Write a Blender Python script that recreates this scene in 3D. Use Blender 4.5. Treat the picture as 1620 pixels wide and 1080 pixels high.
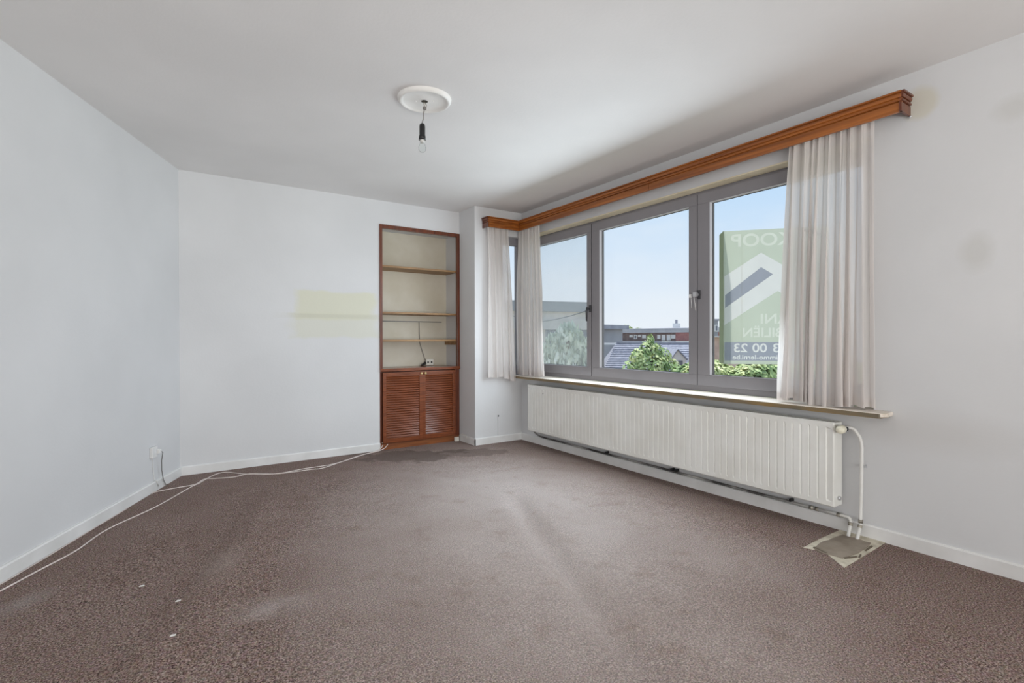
import bpy, bmesh, math, random
from mathutils import Vector, Matrix
random.seed(7)
for o in list(bpy.data.objects): bpy.data.objects.remove(o)
SC = bpy.context.scene
COL = SC.collection

# ------------------------------------------------------------------ camera
YAW, PIT, ROL = math.radians(33.8426), math.radians(-0.2754), math.radians(-0.1306)
FPX, CAMZ = 804.30, 1.1557
Fv = Vector((math.sin(YAW)*math.cos(PIT), math.cos(YAW)*math.cos(PIT), math.sin(PIT)))
R0 = Vector((math.cos(YAW), -math.sin(YAW), 0)); U0 = R0.cross(Fv)
Rv = R0*math.cos(ROL)+U0*math.sin(ROL); Uv = U0*math.cos(ROL)-R0*math.sin(ROL)
cd = bpy.data.cameras.new('camera'); cam = bpy.data.objects.new('camera', cd); COL.objects.link(cam)
cd.sensor_width = 36; cd.lens = FPX/1620*36; cd.clip_start = 0.05; cd.clip_end = 600
cam.matrix_world = Matrix(((Rv.x, Uv.x, -Fv.x, 0), (Rv.y, Uv.y, -Fv.y, 0), (Rv.z, Uv.z, -Fv.z, CAMZ), (0, 0, 0, 1)))
SC.camera = cam
def at(u, v, D):                       # point at depth D metres along the view axis
    return Vector((0, 0, CAMZ)) + (Fv + Rv*((u-810)/FPX) + Uv*((540-v)/FPX))*D

# ------------------------------------------------------------------ sky, sun, daylight, exposure
W = bpy.data.worlds.new('sky'); SC.world = W; W.use_nodes = True
nt = W.node_tree; nt.nodes.clear()
def N(nt, t, **kw):
    n = nt.nodes.new(t)
    for k, v in kw.items(): setattr(n, k, v)
    return n
tc = N(nt, 'ShaderNodeTexCoord'); sp = N(nt, 'ShaderNodeSeparateXYZ'); rp = N(nt, 'ShaderNodeValToRGB')
nt.links.new(tc.outputs['Generated'], sp.inputs[0]); nt.links.new(sp.outputs['Z'], rp.inputs[0])
cr = rp.color_ramp
cr.elements[0].position = 0.0; cr.elements[0].color = (.88, .92, 1, 1)
cr.elements[1].position = 1.0; cr.elements[1].color = (.28, .50, .92, 1)
e = cr.elements.new(.10); e.color = (.80, .88, 1, 1)
e = cr.elements.new(.26); e.color = (.57, .76, 1, 1)
e = cr.elements.new(.5); e.color = (.50, .70, .98, 1)
cl = N(nt, 'ShaderNodeTexNoise'); cl.inputs['Scale'].default_value = 2.6; cl.inputs['Detail'].default_value = 5
mp = N(nt, 'ShaderNodeMapping'); mp.inputs['Scale'].default_value = (1, 1, 2.4)
nt.links.new(tc.outputs['Generated'], mp.inputs[0]); nt.links.new(mp.outputs[0], cl.inputs['Vector'])
cr2 = N(nt, 'ShaderNodeValToRGB'); cr2.color_ramp.elements[0].position = .42; cr2.color_ramp.elements[1].position = .72
cr2.color_ramp.elements[0].color = (0, 0, 0, 1); cr2.color_ramp.elements[1].color = (.75, .75, .75, 1)
nt.links.new(cl.outputs['Fac'], cr2.inputs[0])
mx = N(nt, 'ShaderNodeMixRGB'); mx.inputs[2].default_value = (.92, .94, .99, 1)
nt.links.new(cr2.outputs[0], mx.inputs[0]); nt.links.new(rp.outputs[0], mx.inputs[1])
bg = N(nt, 'ShaderNodeBackground'); bg.inputs['Strength'].default_value = 1.0
nt.links.new(mx.outputs[0], bg.inputs[0]); wo = N(nt, 'ShaderNodeOutputWorld'); nt.links.new(bg.outputs[0], wo.inputs[0])

def add_light(name, kind, loc, direction, **kw):
    l = bpy.data.lights.new(name, kind); o = bpy.data.objects.new(name, l); COL.objects.link(o)
    o.location = loc; o.rotation_euler = Vector(direction).to_track_quat('-Z', 'Y').to_euler()
    for k, v in kw.items(): setattr(l, k, v)
    return o
add_light('sun', 'SUN', (9, 14, 30), (-.14, -.30, -.94), energy=5.2, angle=math.radians(2), color=(1, .96, .9))
# added fill light behind the camera, shining through an assumed rear window
add_light('rear_fill', 'AREA', (-.1, -3.05, .95), (0, .72, .69), energy=218, shape='RECTANGLE', size=5.0, size_y=1.6, color=(1, .97, .94))
add_light('window_daylight', 'AREA', (3.215, 3.04, 1.53), (-1, 0, -.34), energy=47, shape='RECTANGLE', size=2.40, size_y=1.36, color=(.79, .91, 1))
pw = add_light('window_portal', 'AREA', (3.70, 3.0, 1.53), (-1, 0, 0), energy=1, shape='RECTANGLE', size=3.5, size_y=1.6)
pw.data.cycles.is_portal = True
SC.view_settings.view_transform = 'Standard'; SC.view_settings.look = 'None'
SC.view_settings.exposure = 0.0; SC.view_settings.gamma = 1.0; SC.view_settings.use_curve_mapping = False

# ------------------------------------------------------------------ helpers
def s2l(r, g, b):
    f = lambda c: (c/255/12.92) if c/255 <= .04045 else ((c/255+.055)/1.055)**2.4
    return (f(r), f(g), f(b), 1)
MATS = {}
def mat(name, rgb, rough=.6, rgb2=None, scale=8, detail=4, stretch=(1, 1, 1), lo=.35, hi=.65, bump=0, bscale=None, metal=0, spec=.5, coat=0):
    if name in MATS: return MATS[name]
    m = bpy.data.materials.new(name); m.use_nodes = True; MATS[name] = m
    t = m.node_tree; b = t.nodes['Principled BSDF']
    b.inputs['Base Color'].default_value = s2l(*rgb); b.inputs['Roughness'].default_value = rough
    b.inputs['Metallic'].default_value = metal; b.inputs['Specular IOR Level'].default_value = spec
    b.inputs['Coat Weight'].default_value = coat; b.inputs['Coat Roughness'].default_value = .15
    c = N(t, 'ShaderNodeTexCoord'); mpn = N(t, 'ShaderNodeMapping'); mpn.inputs['Scale'].default_value = stretch
    t.links.new(c.outputs['Object'], mpn.inputs[0])
    nz = N(t, 'ShaderNodeTexNoise'); nz.inputs['Scale'].default_value = scale; nz.inputs['Detail'].default_value = detail
    t.links.new(mpn.outputs[0], nz.inputs['Vector'])
    if rgb2:
        r = N(t, 'ShaderNodeValToRGB'); r.color_ramp.elements[0].position = lo; r.color_ramp.elements[1].position = hi
        r.color_ramp.elements[0].color = s2l(*rgb2); r.color_ramp.elements[1].color = s2l(*rgb)
        t.links.new(nz.outputs['Fac'], r.inputs[0]); t.links.new(r.outputs[0], b.inputs['Base Color'])
    if bump:
        n2 = N(t, 'ShaderNodeTexNoise'); n2.inputs['Scale'].default_value = bscale or scale; n2.inputs['Detail'].default_value = 4
        t.links.new(mpn.outputs[0], n2.inputs['Vector'])
        bp = N(t, 'ShaderNodeBump'); bp.inputs['Strength'].default_value = bump; bp.inputs['Distance'].default_value = .01
        t.links.new(n2.outputs['Fac'], bp.inputs['Height']); t.links.new(bp.outputs[0], b.inputs['Normal'])
    return m

class MB:
    def __init__(s): s.v = []; s.f = []; s.sm = []
    def quadface(s, pts, smooth=False):
        b = len(s.v); s.v += [tuple(p) for p in pts]; s.f.append(tuple(range(b, b+len(pts)))); s.sm.append(smooth); return s
    def faces(s, vs, fs, smooth=False):
        b = len(s.v); s.v += [tuple(p) for p in vs]
        for f in fs: s.f.append(tuple(i+b for i in f)); s.sm.append(smooth)
        return s
    def box(s, x0, x1, y0, y1, z0, z1):
        vs = [(x0, y0, z0), (x1, y0, z0), (x1, y1, z0), (x0, y1, z0), (x0, y0, z1), (x1, y0, z1), (x1, y1, z1), (x0, y1, z1)]
        return s.faces(vs, [(0, 3, 2, 1), (4, 5, 6, 7), (0, 1, 5, 4), (1, 2, 6, 5), (2, 3, 7, 6), (3, 0, 4, 7)])
    def prism(s, poly, z0, z1):           # poly (x,y) ccw
        n = len(poly); vs = [(x, y, z0) for x, y in poly]+[(x, y, z1) for x, y in poly]
        return s.faces(vs, [tuple(range(n-1, -1, -1)), tuple(range(n, 2*n))]+[(i, (i+1) % n, n+(i+1) % n, n+i) for i in range(n)])
    def sweep(s, prof, path, smooth=False):
        # prof: list of (a,b); path: list of functions/frames (origin, A, B)
        n = len(prof); vs = []
        for o, A, B in path:
            for a, b in prof: vs.append(Vector(o)+Vector(A)*a+Vector(B)*b)
        fs = []
        for k in range(len(path)-1):
            for i in range(n): fs.append((k*n+i, k*n+(i+1) % n, (k+1)*n+(i+1) % n, (k+1)*n+i))
        fs += [tuple(range(n-1, -1, -1)), tuple((len(path)-1)*n+i for i in range(n))]
        return s.faces(vs, fs, smooth)
    def tube(s, pts, r, n=10):
        pts = [Vector(p) for p in pts]; path = []
        up = Vector((0, 0, 1)); prev = None
        rr = r if isinstance(r, (list, tuple)) else [r]*len(pts)
        vs = []
        for i, p in enumerate(pts):
            t = (pts[min(i+1, len(pts)-1)]-pts[max(i-1, 0)]).normalized()
            if prev is None:
                a = t.cross(up) if abs(t.z) < .9 else t.cross(Vector((1, 0, 0)))
            else: a = prev-t*prev.dot(t)
            a.normalize(); prev = a; b = t.cross(a)
            for k in range(n):
                th = 2*math.pi*k/n; vs.append(p+(a*math.cos(th)+b*math.sin(th))*rr[i])
        fs = []
        for k in range(len(pts)-1):
            for i in range(n): fs.append((k*n+i, k*n+(i+1) % n, (k+1)*n+(i+1) % n, (k+1)*n+i))
        fs += [tuple(range(n-1, -1, -1)), tuple((len(pts)-1)*n+i for i in range(n))]
        return s.faces(vs, fs, True)
    def lathe(s, prof, c, axis=(0, 0, 1), n=32):   # prof (radius, height)
        ax = Vector(axis).normalized(); a = ax.cross(Vector((1, 0, 0)) if abs(ax.x) < .9 else Vector((0, 1, 0))).normalized(); b = ax.cross(a); c = Vector(c)
        vs = []
        for r, h in prof:
            for k in range(n):
                th = 2*math.pi*k/n; vs.append(c+ax*h+(a*math.cos(th)+b*math.sin(th))*max(r, 1e-5))
        fs = []
        for k in range(len(prof)-1):
            for i in range(n): fs.append((k*n+i, k*n+(i+1) % n, (k+1)*n+(i+1) % n, (k+1)*n+i))
        return s.faces(vs, fs, True)
    def build(s, name, m, parent=None, bevel=0, smooth=None):
        me = bpy.data.meshes.new(name); me.from_pydata(s.v, [], s.f); me.validate(); me.update()
        for p, q in zip(me.polygons, s.sm): p.use_smooth = q if smooth is None else smooth
        bm = bmesh.new(); bm.from_mesh(me); bmesh.ops.recalc_face_normals(bm, faces=bm.faces); bm.to_mesh(me); bm.free()
        o = bpy.data.objects.new(name, me); COL.objects.link(o); me.materials.append(m if not isinstance(m, str) else MATS[m])
        if parent: attach(o, parent)
        if bevel:
            bv = o.modifiers.new('bevel', 'BEVEL'); bv.width = bevel; bv.segments = 2; bv.limit_method = 'ANGLE'
        return o
def attach(o, parent):
    o.parent = parent; o.matrix_parent_inverse = Matrix.Translation(-parent.location)
def tag(o, label=None, cat=None, group=None, kind=None):
    if label: o['label'] = label
    if cat: o['category'] = cat
    if group: o['group'] = group
    if kind: o['kind'] = kind
    return o
def thing(name, loc, label=None, cat=None, group=None, kind=None):
    o = bpy.data.objects.new(name, None); COL.objects.link(o); o.location = loc; o.empty_display_size = .1
    return tag(o, label, cat, group, kind)
def struct(name, mb, m, label=None, cat=None, bevel=0):
    o = mb.build(name, m, bevel=bevel); o['kind'] = 'structure'
    return tag(o, label, cat)
def lerp(a, b, t): return a+(b-a)*t

# ------------------------------------------------------------------ room dimensions
XR, YB, XB, YK, XL, AL, H = 3.358, 4.809, 2.739, 5.162, .058, math.radians(22.51), 2.6
YREAR = -2.7
def xleft(y): return XL+(y-YK)*math.tan(AL)
CA, SA = math.cos(AL), math.sin(AL)
LN = Vector((CA, -SA, 0)); LD = Vector((SA, CA, 0))        # left wall: normal into room, direction to far corner

# ------------------------------------------------------------------ materials for the shell
def wall_mat(name, rgb, stains=()):
    m = bpy.data.materials.new(name); m.use_nodes = True; MATS[name] = m; t = m.node_tree; b = t.nodes['Principled BSDF']
    b.inputs['Roughness'].default_value = .72; b.inputs['Specular IOR Level'].default_value = .25
    c = N(t, 'ShaderNodeTexCoord'); nz = N(t, 'ShaderNodeTexNoise'); nz.inputs['Scale'].default_value = 1.3; nz.inputs['Detail'].default_value = 5
    t.links.new(c.outputs['Object'], nz.inputs['Vector'])
    r = N(t, 'ShaderNodeValToRGB'); r.color_ramp.elements[0].position = .35; r.color_ramp.elements[1].position = .7
    d = [v-7 for v in rgb]; r.color_ramp.elements[0].color = s2l(*d); r.color_ramp.elements[1].color = s2l(*rgb)
    t.links.new(nz.outputs['Fac'], r.inputs[0]); col = r.outputs[0]
    for (cen, rad, rgb2, amt, edge, ns, *rnd_) in stains:
        # soft rounded-box mask with noisy border, in object space
        wn = N(t, 'ShaderNodeTexNoise'); wn.inputs['Scale'].default_value = ns; wn.inputs['Detail'].default_value = 4
        t.links.new(c.outputs['Object'], wn.inputs['Vector'])
        sb = N(t, 'ShaderNodeVectorMath', operation='SUBTRACT'); sb.inputs[1].default_value = cen; t.links.new(c.outputs['Object'], sb.inputs[0])
        dv = N(t, 'ShaderNodeVectorMath', operation='DIVIDE'); dv.inputs[1].default_value = rad; t.links.new(sb.outputs[0], dv.inputs[0])
        ab = N(t, 'ShaderNodeVectorMath', operation='ABSOLUTE'); t.links.new(dv.outputs[0], ab.inputs[0])
        sx = N(t, 'ShaderNodeSeparateXYZ'); t.links.new(ab.outputs[0], sx.inputs[0])
        m1 = N(t, 'ShaderNodeMath', operation='MAXIMUM'); t.links.new(sx.outputs[0], m1.inputs[0]); t.links.new(sx.outputs[1], m1.inputs[1])
        m2 = N(t, 'ShaderNodeMath', operation='MAXIMUM'); t.links.new(m1.outputs[0], m2.inputs[0]); t.links.new(sx.outputs[2], m2.inputs[1])
        if rnd_:
            m2 = N(t, 'ShaderNodeVectorMath', operation='LENGTH'); t.links.new(dv.outputs[0], m2.inputs[0])
        ad = N(t, 'ShaderNodeMath', operation='MULTIPLY_ADD'); ad.inputs[1].default_value = .5; t.links.new(wn.outputs['Fac'], ad.inputs[0]); t.links.new(m2.outputs['Value'], ad.inputs[2])
        mr = N(t, 'ShaderNodeMapRange'); mr.inputs['From Min'].default_value = 1.25-edge; mr.inputs['From Max'].default_value = 1.25+edge
        mr.inputs['To Min'].default_value = amt; mr.inputs['To Max'].default_value = 0; t.links.new(ad.outputs[0], mr.inputs['Value'])
        mxn = N(t, 'ShaderNodeMixRGB'); mxn.inputs[2].default_value = s2l(*rgb2); t.links.new(mr.outputs[0], mxn.inputs[0]); t.links.new(col, mxn.inputs[1]); col = mxn.outputs[0]
    t.links.new(col, b.inputs['Base Color'])
    n2 = N(t, 'ShaderNodeTexNoise'); n2.inputs['Scale'].default_value = 60; n2.inputs['Detail'].default_value = 3; t.links.new(c.outputs['Object'], n2.inputs['Vector'])
    bp = N(t, 'ShaderNodeBump'); bp.inputs['Strength'].default_value = .06; bp.inputs['Distance'].default_value = .01
    t.links.new(n2.outputs['Fac'], bp.inputs['Height']); t.links.new(bp.outputs[0], b.inputs['Normal'])
    return m
WALLC = (220, 220, 221)
wall_mat('wall_plain', WALLC)
wall_mat('wall_back', WALLC, [
    ((1.38, YK, 1.49), (.37, 9, .135), (214, 212, 178), .55, .10, 5),
    ((1.37, YK, 1.29), (.42, 9, .115), (212, 211, 190), .5, .12, 6),
    ((1.36, YK, 1.385), (.44, 9, .02), (196, 194, 180), .45, .35, 9)])
wall_mat('wall_right', WALLC, [
    ((XR, .822, 1.588), (9, .06, .085), (192, 190, 184), .38, .45, 14, 1),
    ((XR, .685, 2.258), (9, .07, .05), (192, 190, 184), .35, .45, 14, 1),
    ((XR, 1.055, 2.42), (9, .075, .085), (208, 203, 186), .7, .22, 7, 1),
    ((XR, 1.0, .66), (9, .3, .09), (196, 192, 188), .35, .6, 4, 1)])
wall_mat('ceiling_paint', (234, 232, 231))
mat('niche_paint', (212, 205, 190), .7, (200, 191, 172), scale=3)
mat('white_gloss', (234, 233, 232), .35, (222, 221, 219), scale=5)
mat('radiator_white', (238, 238, 234), .32, (230, 229, 223), scale=4)
mat('pvc_grey', (141, 138, 142), .45, (134, 131, 135), scale=3, stretch=(1, 1, .2))
mat('soffit_cream', (232, 222, 196), .6, (220, 208, 180), scale=6)

# carpet
def carpet():
    m = bpy.data.materials.new('carpet'); m.use_nodes = True; MATS['carpet'] = m; t = m.node_tree; b = t.nodes['Principled BSDF']
    b.inputs['Roughness'].default_value = .95; b.inputs['Specular IOR Level'].default_value = .1
    c = N(t, 'ShaderNodeTexCoord')
    def noise(sc, det, rough=.6):
        n = N(t, 'ShaderNodeTexNoise'); n.inputs['Scale'].default_value = sc; n.inputs['Detail'].default_value = det; n.inputs['Roughness'].default_value = rough
        t.links.new(c.outputs['Object'], n.inputs['Vector']); return n
    n1 = noise(150, 3, .75); r = N(t, 'ShaderNodeValToRGB'); t.links.new(n1.outputs['Fac'], r.inputs[0])
    E_ = r.color_ramp.elements; E_[0].position = .36; E_[0].color = s2l(72, 57, 52); E_[1].position = .66; E_[1].color = s2l(240, 228, 224)
    q = E_.new(.45); q.color = s2l(140, 124, 119); q = E_.new(.55); q.color = s2l(186, 171, 166)
    def ellipse(cx, cy, rx, ry, rot, e0, e1, ns, na):
        mpn = N(t, 'ShaderNodeMapping', vector_type='TEXTURE'); mpn.inputs['Location'].default_value = (cx, cy, 0); mpn.inputs['Rotation'].default_value = (0, 0, rot); mpn.inputs['Scale'].default_value = (rx, ry, 1e3)
        t.links.new(c.outputs['Object'], mpn.inputs[0])
        L = N(t, 'ShaderNodeVectorMath', operation='LENGTH'); t.links.new(mpn.outputs[0], L.inputs[0])
        nn = noise(ns, 4); ad = N(t, 'ShaderNodeMath', operation='MULTIPLY_ADD'); ad.inputs[1].default_value = na
        t.links.new(nn.outputs['Fac'], ad.inputs[0]); t.links.new(L.outputs['Value'], ad.inputs[2])
        mr = N(t, 'ShaderNodeMapRange'); mr.inputs['From Min'].default_value = e0+na*.5; mr.inputs['From Max'].default_value = e1+na*.5
        mr.inputs['To Min'].default_value = 1; mr.inputs['To Max'].default_value = 0; t.links.new(ad.outputs[0], mr.inputs['Value']); return mr.outputs[0]
    col = r.outputs[0]
    def mix(col, mask, rgb, amt, mode='MIX'):
        k = N(t, 'ShaderNodeMath', operation='MULTIPLY'); k.inputs[1].default_value = amt; t.links.new(mask, k.inputs[0])
        x = N(t, 'ShaderNodeMixRGB', blend_type=mode); x.inputs[2].default_value = s2l(*rgb); t.links.new(k.outputs[0], x.inputs[0]); t.links.new(col, x.inputs[1]); return x.outputs[0]
    nc = noise(70, 2); xh = N(t, 'ShaderNodeMixRGB', blend_type='OVERLAY'); xh.inputs[0].default_value = .28; t.links.new(col, xh.inputs[1]); t.links.new(nc.outputs['Color'], xh.inputs[2]); col = xh.outputs[0]
    # dye faded along the walked middle, darker unworn sides; window brightness painted in too
    col = mix(col, ellipse(0, 0, 50, 50, 0, .5, 1, 1, .1), (212, 202, 196), 1.0, 'MULTIPLY')
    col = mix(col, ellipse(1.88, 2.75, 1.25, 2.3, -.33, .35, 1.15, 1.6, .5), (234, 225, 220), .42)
    # blotchy dye wear
    n3 = noise(1.1, 4); r3 = N(t, 'ShaderNodeValToRGB'); r3.color_ramp.elements[0].position = .35; r3.color_ramp.elements[1].position = .7
    t.links.new(n3.outputs['Fac'], r3.inputs[0]); col = mix(col, r3.outputs[0], (196, 178, 166), .30, 'MULTIPLY')
    n4 = noise(6, 3); r4 = N(t, 'ShaderNodeValToRGB'); r4.color_ramp.elements[0].position = .55; r4.color_ramp.elements[1].position = .8
    t.links.new(n4.outputs['Fac'], r4.inputs[0]); col = mix(col, r4.outputs[0], (190, 165, 140), .35, 'MULTIPLY')
    # old water stain in front of the cupboard, dusty pale spots
    col = mix(col, ellipse(1.95, 4.78, .55, .30, -.5, .75, .95, 5, 2.4), (96, 84, 78), .62)
    col = mix(col, ellipse(2.55, 4.52, .42, .17, -.5, .75, .95, 6, 2.2), (104, 90, 84), .5)
    col = mix(col, ellipse(-.55, 3.05, .16, .09, .9, .0, 1.0, 8, 1.2), (176, 172, 168), .38)
    col = mix(col, ellipse(.36, 2.40, .2, .15, .2, .0, 1.0, 9, 1.4), (205, 196, 192), .30)
    col = mix(col, ellipse(.20, 2.95, .12, .3, -.35, .2, 1.0, 6, .8), (160, 146, 138), .4)
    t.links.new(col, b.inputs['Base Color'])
    n5 = noise(190, 2, .7); bp = N(t, 'ShaderNodeBump'); bp.inputs['Strength'].default_value = .9; bp.inputs['Distance'].default_value = .006
    t.links.new(n5.outputs['Fac'], bp.inputs['Height']); t.links.new(bp.outputs[0], b.inputs['Normal'])
    return m
carpet()

# ------------------------------------------------------------------ shell
# carpeted floor with its stretch ridges as relief
def seg_d(px, py, a, b):
    ax, ay = a; bx, by = b; dx, dy = bx-ax, by-ay; l = math.hypot(dx, dy)
    t = ((px-ax)*dx+(py-ay)*dy)/(l*l); t2 = min(1, max(0, t))
    s = ((px-ax)*dy-(py-ay)*dx)/l
    return s, math.hypot(px-ax-t2*dx, py-ay-t2*dy), t
RIDGES = [([(2.17, 3.25), (2.03, 2.95), (1.75, 2.25), (1.497, 1.567), (1.30, 1.0)], -.034, .05, .06),
          ([(.70, 4.30), (.60, 4.10), (.36, 3.3), (.06, 2.50), (-.15, 1.9)], .030, .08, .11)]
def floor_h(x, y):
    z = .003*math.sin(2.1*x+.7*y)*math.sin(1.3*y-.5*x)
    for pts, hgt, s1, s2 in RIDGES:
        best = None
        for a, b in zip(pts, pts[1:]):
            s, d, t = seg_d(x, y, a, b)
            if best is None or d < best[1]: best = (s, d, t)
        s, d, t = best
        if d < .6:
            sg = s1 if s > 0 else s2
            fall = 1
            d0 = math.hypot(x-pts[0][0], y-pts[0][1]); d1 = math.hypot(x-pts[-1][0], y-pts[-1][1])
            fall = min(1, d0/.35)*min(1, d1/.4) if min(d0, d1) < .4 else 1
            z += hgt*math.exp(-(d/sg)**2/2)*fall
    k = min(1, max(0, (XR-.25-x)/.3))*min(1, max(0, (4.6-y)/.3))*min(1, max(0, (x-xleft(y)-.25)/.3))
    return z*k
mb = MB(); ys = [YREAR+(YB-YREAR)*i/190 for i in range(191)]; NX = 170
for i in range(190):
    pass
vs, fs = [], []
for y in ys:
    a = xleft(y)
    for j in range(NX+1):
        x = lerp(a, XR, j/NX); vs.append((x, y, floor_h(x, y)))
for i in range(190):
    for j in range(NX):
        k = i*(NX+1)+j; fs.append((k, k+1, k+NX+2, k+NX+1))
mb.faces(vs, fs, True)
mb.faces([(xleft(YB), YB, 0), (XB, YB, 0), (XB, YK, 0), (XL, YK, 0)], [(0, 1, 2, 3)])
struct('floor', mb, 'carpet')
mb = MB().prism([(xleft(YREAR)-.25, YREAR-.3), (XR+.3, YREAR-.3), (XR+.3, YB+.3), (2.84, YB+.3), (2.84, 5.6), (XL-.2, 5.6)], H, H+.25)
struct('ceiling', mb, 'ceiling_paint')
# left wall (oblique)
a = Vector((xleft(YREAR-.3), YREAR-.3)); b = Vector((xleft(5.6), 5.6)); n2 = Vector((-CA, SA))*.25
struct('wall_left', MB().prism([tuple(a), tuple(b), tuple(b+n2), tuple(a+n2)], -.05, H), 'wall_plain')
# back wall with the recess
NX0, NX1, NYB, NZT = 1.802, 2.737, 5.50, 2.355
mb = MB().prism([(XL, YK), (NX0, YK), (NX0, 5.6), (xleft(5.6), 5.6)], -.05, H)
mb.box(NX0, XB, YK, 5.6, NZT, H)
struct('wall_back', mb, 'wall_back')
mb = MB().box(NX0, XB, NYB, 5.6, -.05, NZT)
struct('wall_recess', mb, 'niche_paint')
# corner pier with a narrow side window
SWX0, SWX1, WZ0, WZ1 = 3.10, 3.345, .745, 2.32
WY0, WY1 = 1.27, 4.74
mb = MB().box(XB, SWX0, YB, YB+.30, -.05, H)
mb.box(SWX1, XR+.08, YB, YB+.12, -.05, H)
mb.box(SWX0, SWX1, YB, YB+.30, -.05, WZ0).box(SWX0, SWX1, YB, YB+.30, WZ1, H).box(SWX1, XR+.3, YB+.12, YB+.30, -.05, WZ0).box(SWX1, XR+.3, YB+.12, YB+.30, WZ1, H).box(XR+.08, XR+.3, YB, YB+.12, -.05, WZ0).box(XR+.08, XR+.3, YB, YB+.12, WZ1, H)
mb.box(XB, XB+.1, YB+.30, 5.6, -.05, H)
struct('wall_pier', mb, 'wall_plain')
# window wall
mb = MB().box(XR, XR+.3, YREAR-.3, WY0, -.05, H).box(XR, XR+.09, WY1, YB, -.05, H).box(XR+.09, XR+.3, WY1, YB, -.05, .713).box(XR+.09, XR+.3, WY1, YB, WZ1, H)
mb.box(XR, XR+.3, WY0, WY1, -.05, .713).box(XR, XR+.3, WY0, WY1, WZ1, H)
struct('wall_right', mb, 'wall_right')
# rear wall; its wide glazing is unseen, added to let fill light in
RX0, RX1, RZ0, RZ1 = -2.55, 2.45, .2, 2.42
xr0 = xleft(YREAR)
mb = MB().box(xr0, RX0, YREAR-.2, YREAR, -.05, H).box(RX1, XR, YREAR-.2, YREAR, -.05, H)
mb.box(RX0, RX1, YREAR-.2, YREAR, -.05, RZ0).box(RX0, RX1, YREAR-.2, YREAR, RZ1, H)
struct('wall_rear', mb, 'wall_plain')

# baseboards
BBH, BBT = .076, .014
def bb_prof(): return [(0, 0), (BBT, 0), (BBT, BBH-.008), (BBT-.005, BBH), (0, BBH)]
def bb(name, a, b, nrm, z=0.0):
    Z = Vector((0, 0, 1)); nrm = Vector(nrm)
    o = MB().sweep(bb_prof(), [(Vector((*a, z)), nrm, Z), (Vector((*b, z)), nrm, Z)]).build(name, 'white_gloss')
    o['kind'] = 'structure'; return o
pl0 = Vector((XL, YK))-Vector((SA, CA))*7.8
bb('baseboard_left', tuple(pl0), (XL, YK), LN)
bb('baseboard_back', (XL+.01, YK), (NX0, YK), (0, -1, 0))
bb('baseboard_pier', (XB-BBT, YB), (XR, YB), (0, -1, 0))
bb('baseboard_return', (XB, YB-BBT), (XB, YK-.03), (-1, 0, 0))
bb('baseboard_right', (XR, YREAR), (XR, YB-BBT), (-1, 0, 0))

# ------------------------------------------------------------------ windows
def glass_mat(name, veil=0.0, ior=1.15):
    m = bpy.data.materials.new(name); m.use_nodes = True; MATS[name] = m; t = m.node_tree; t.nodes.remove(t.nodes['Principled BSDF'])
    out = t.nodes['Material Output']; tr = N(t, 'ShaderNodeBsdfTransparent'); tr.inputs[0].default_value = (.97, .985, .98, 1)
    gl = N(t, 'ShaderNodeBsdfGlossy'); gl.inputs['Roughness'].default_value = .02
    fr = N(t, 'ShaderNodeFresnel'); fr.inputs['IOR'].default_value = ior
    mx = N(t, 'ShaderNodeMixShader'); t.links.new(fr.outputs[0], mx.inputs[0]); t.links.new(tr.outputs[0], mx.inputs[1]); t.links.new(gl.outputs[0], mx.inputs[2])
    last = mx
    if veil:
        nz = N(t, 'ShaderNodeTexNoise'); nz.inputs['Scale'].default_value = 3; c = N(t, 'ShaderNodeTexCoord'); t.links.new(c.outputs['Object'], nz.inputs['Vector'])
        mr = N(t, 'ShaderNodeMapRange'); mr.inputs['To Min'].default_value = veil*.8; mr.inputs['To Max'].default_value = veil*1.2; t.links.new(nz.outputs['Fac'], mr.inputs['Value'])
        tl = N(t, 'ShaderNodeBsdfTranslucent'); tl.inputs[0].default_value = (.95, .95, .95, 1)
        m2 = N(t, 'ShaderNodeMixShader'); t.links.new(mr.outputs[0], m2.inputs[0]); t.links.new(mx.outputs[0], m2.inputs[1]); t.links.new(tl.outputs[0], m2.inputs[2]); last = m2
    t.links.new(last.outputs[0], out.inputs['Surface']); return m
glass_mat('glass'); glass_mat('veiled_glass', .16); glass_mat('bulb_clear', ior=1.06)  # left pane gets a whitish translucent veil
mat('gasket', (38, 38, 40), .7); mat('lit_bead', (214, 214, 220), .35); mat('crack_brown', (104, 92, 78), .9); mat('metal_light', (200, 200, 202), .3, metal=.6); mat('metal_dark', (70, 70, 74), .4, metal=.3)

def ring(mb, x0, x1, y0, y1, z0, z1, wl, wr, wb, wt):
    """rectangular frame in the y-z plane; wl = width at the high-y side"""
    mb.box(x0, x1, y0, y1, z0, z0+wb); mb.box(x0, x1, y0, y1, z1-wt, z1)
    mb.box(x0, x1, y0, y0+wr, z0+wb, z1-wt); mb.box(x0, x1, y1-wl, y1, z0+wb, z1-wt)
FX = XR+.10
win = thing('window_1', (FX, (WY0+WY1)/2, WZ0), kind='structure')
mb = MB(); ring(mb, FX+.004, FX+.075, WY0, WY1, WZ0, WZ1, .05, .05, .048, .05)
mb.box(FX+.012, FX+.07, 3.70, 3.765, WZ0+.048, WZ1-.05); mb.box(FX+.012, FX+.07, 2.482, 2.547, WZ0+.048, WZ1-.05)
mb.build('outer_frame', 'pvc_grey', win, bevel=.002)
SZ0, SZ1 = WZ0+.043, WZ1-.028
MB().box(FX+.004, FX+.012, 3.727, 3.739, SZ0, SZ1).build('joint_shade', 'gasket', win); MB().box(FX+.004, FX+.012, 2.512, 2.522, SZ0, SZ1).build('joint_shade', 'gasket', win)  # dark strips deepen the shade between the sashes
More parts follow.
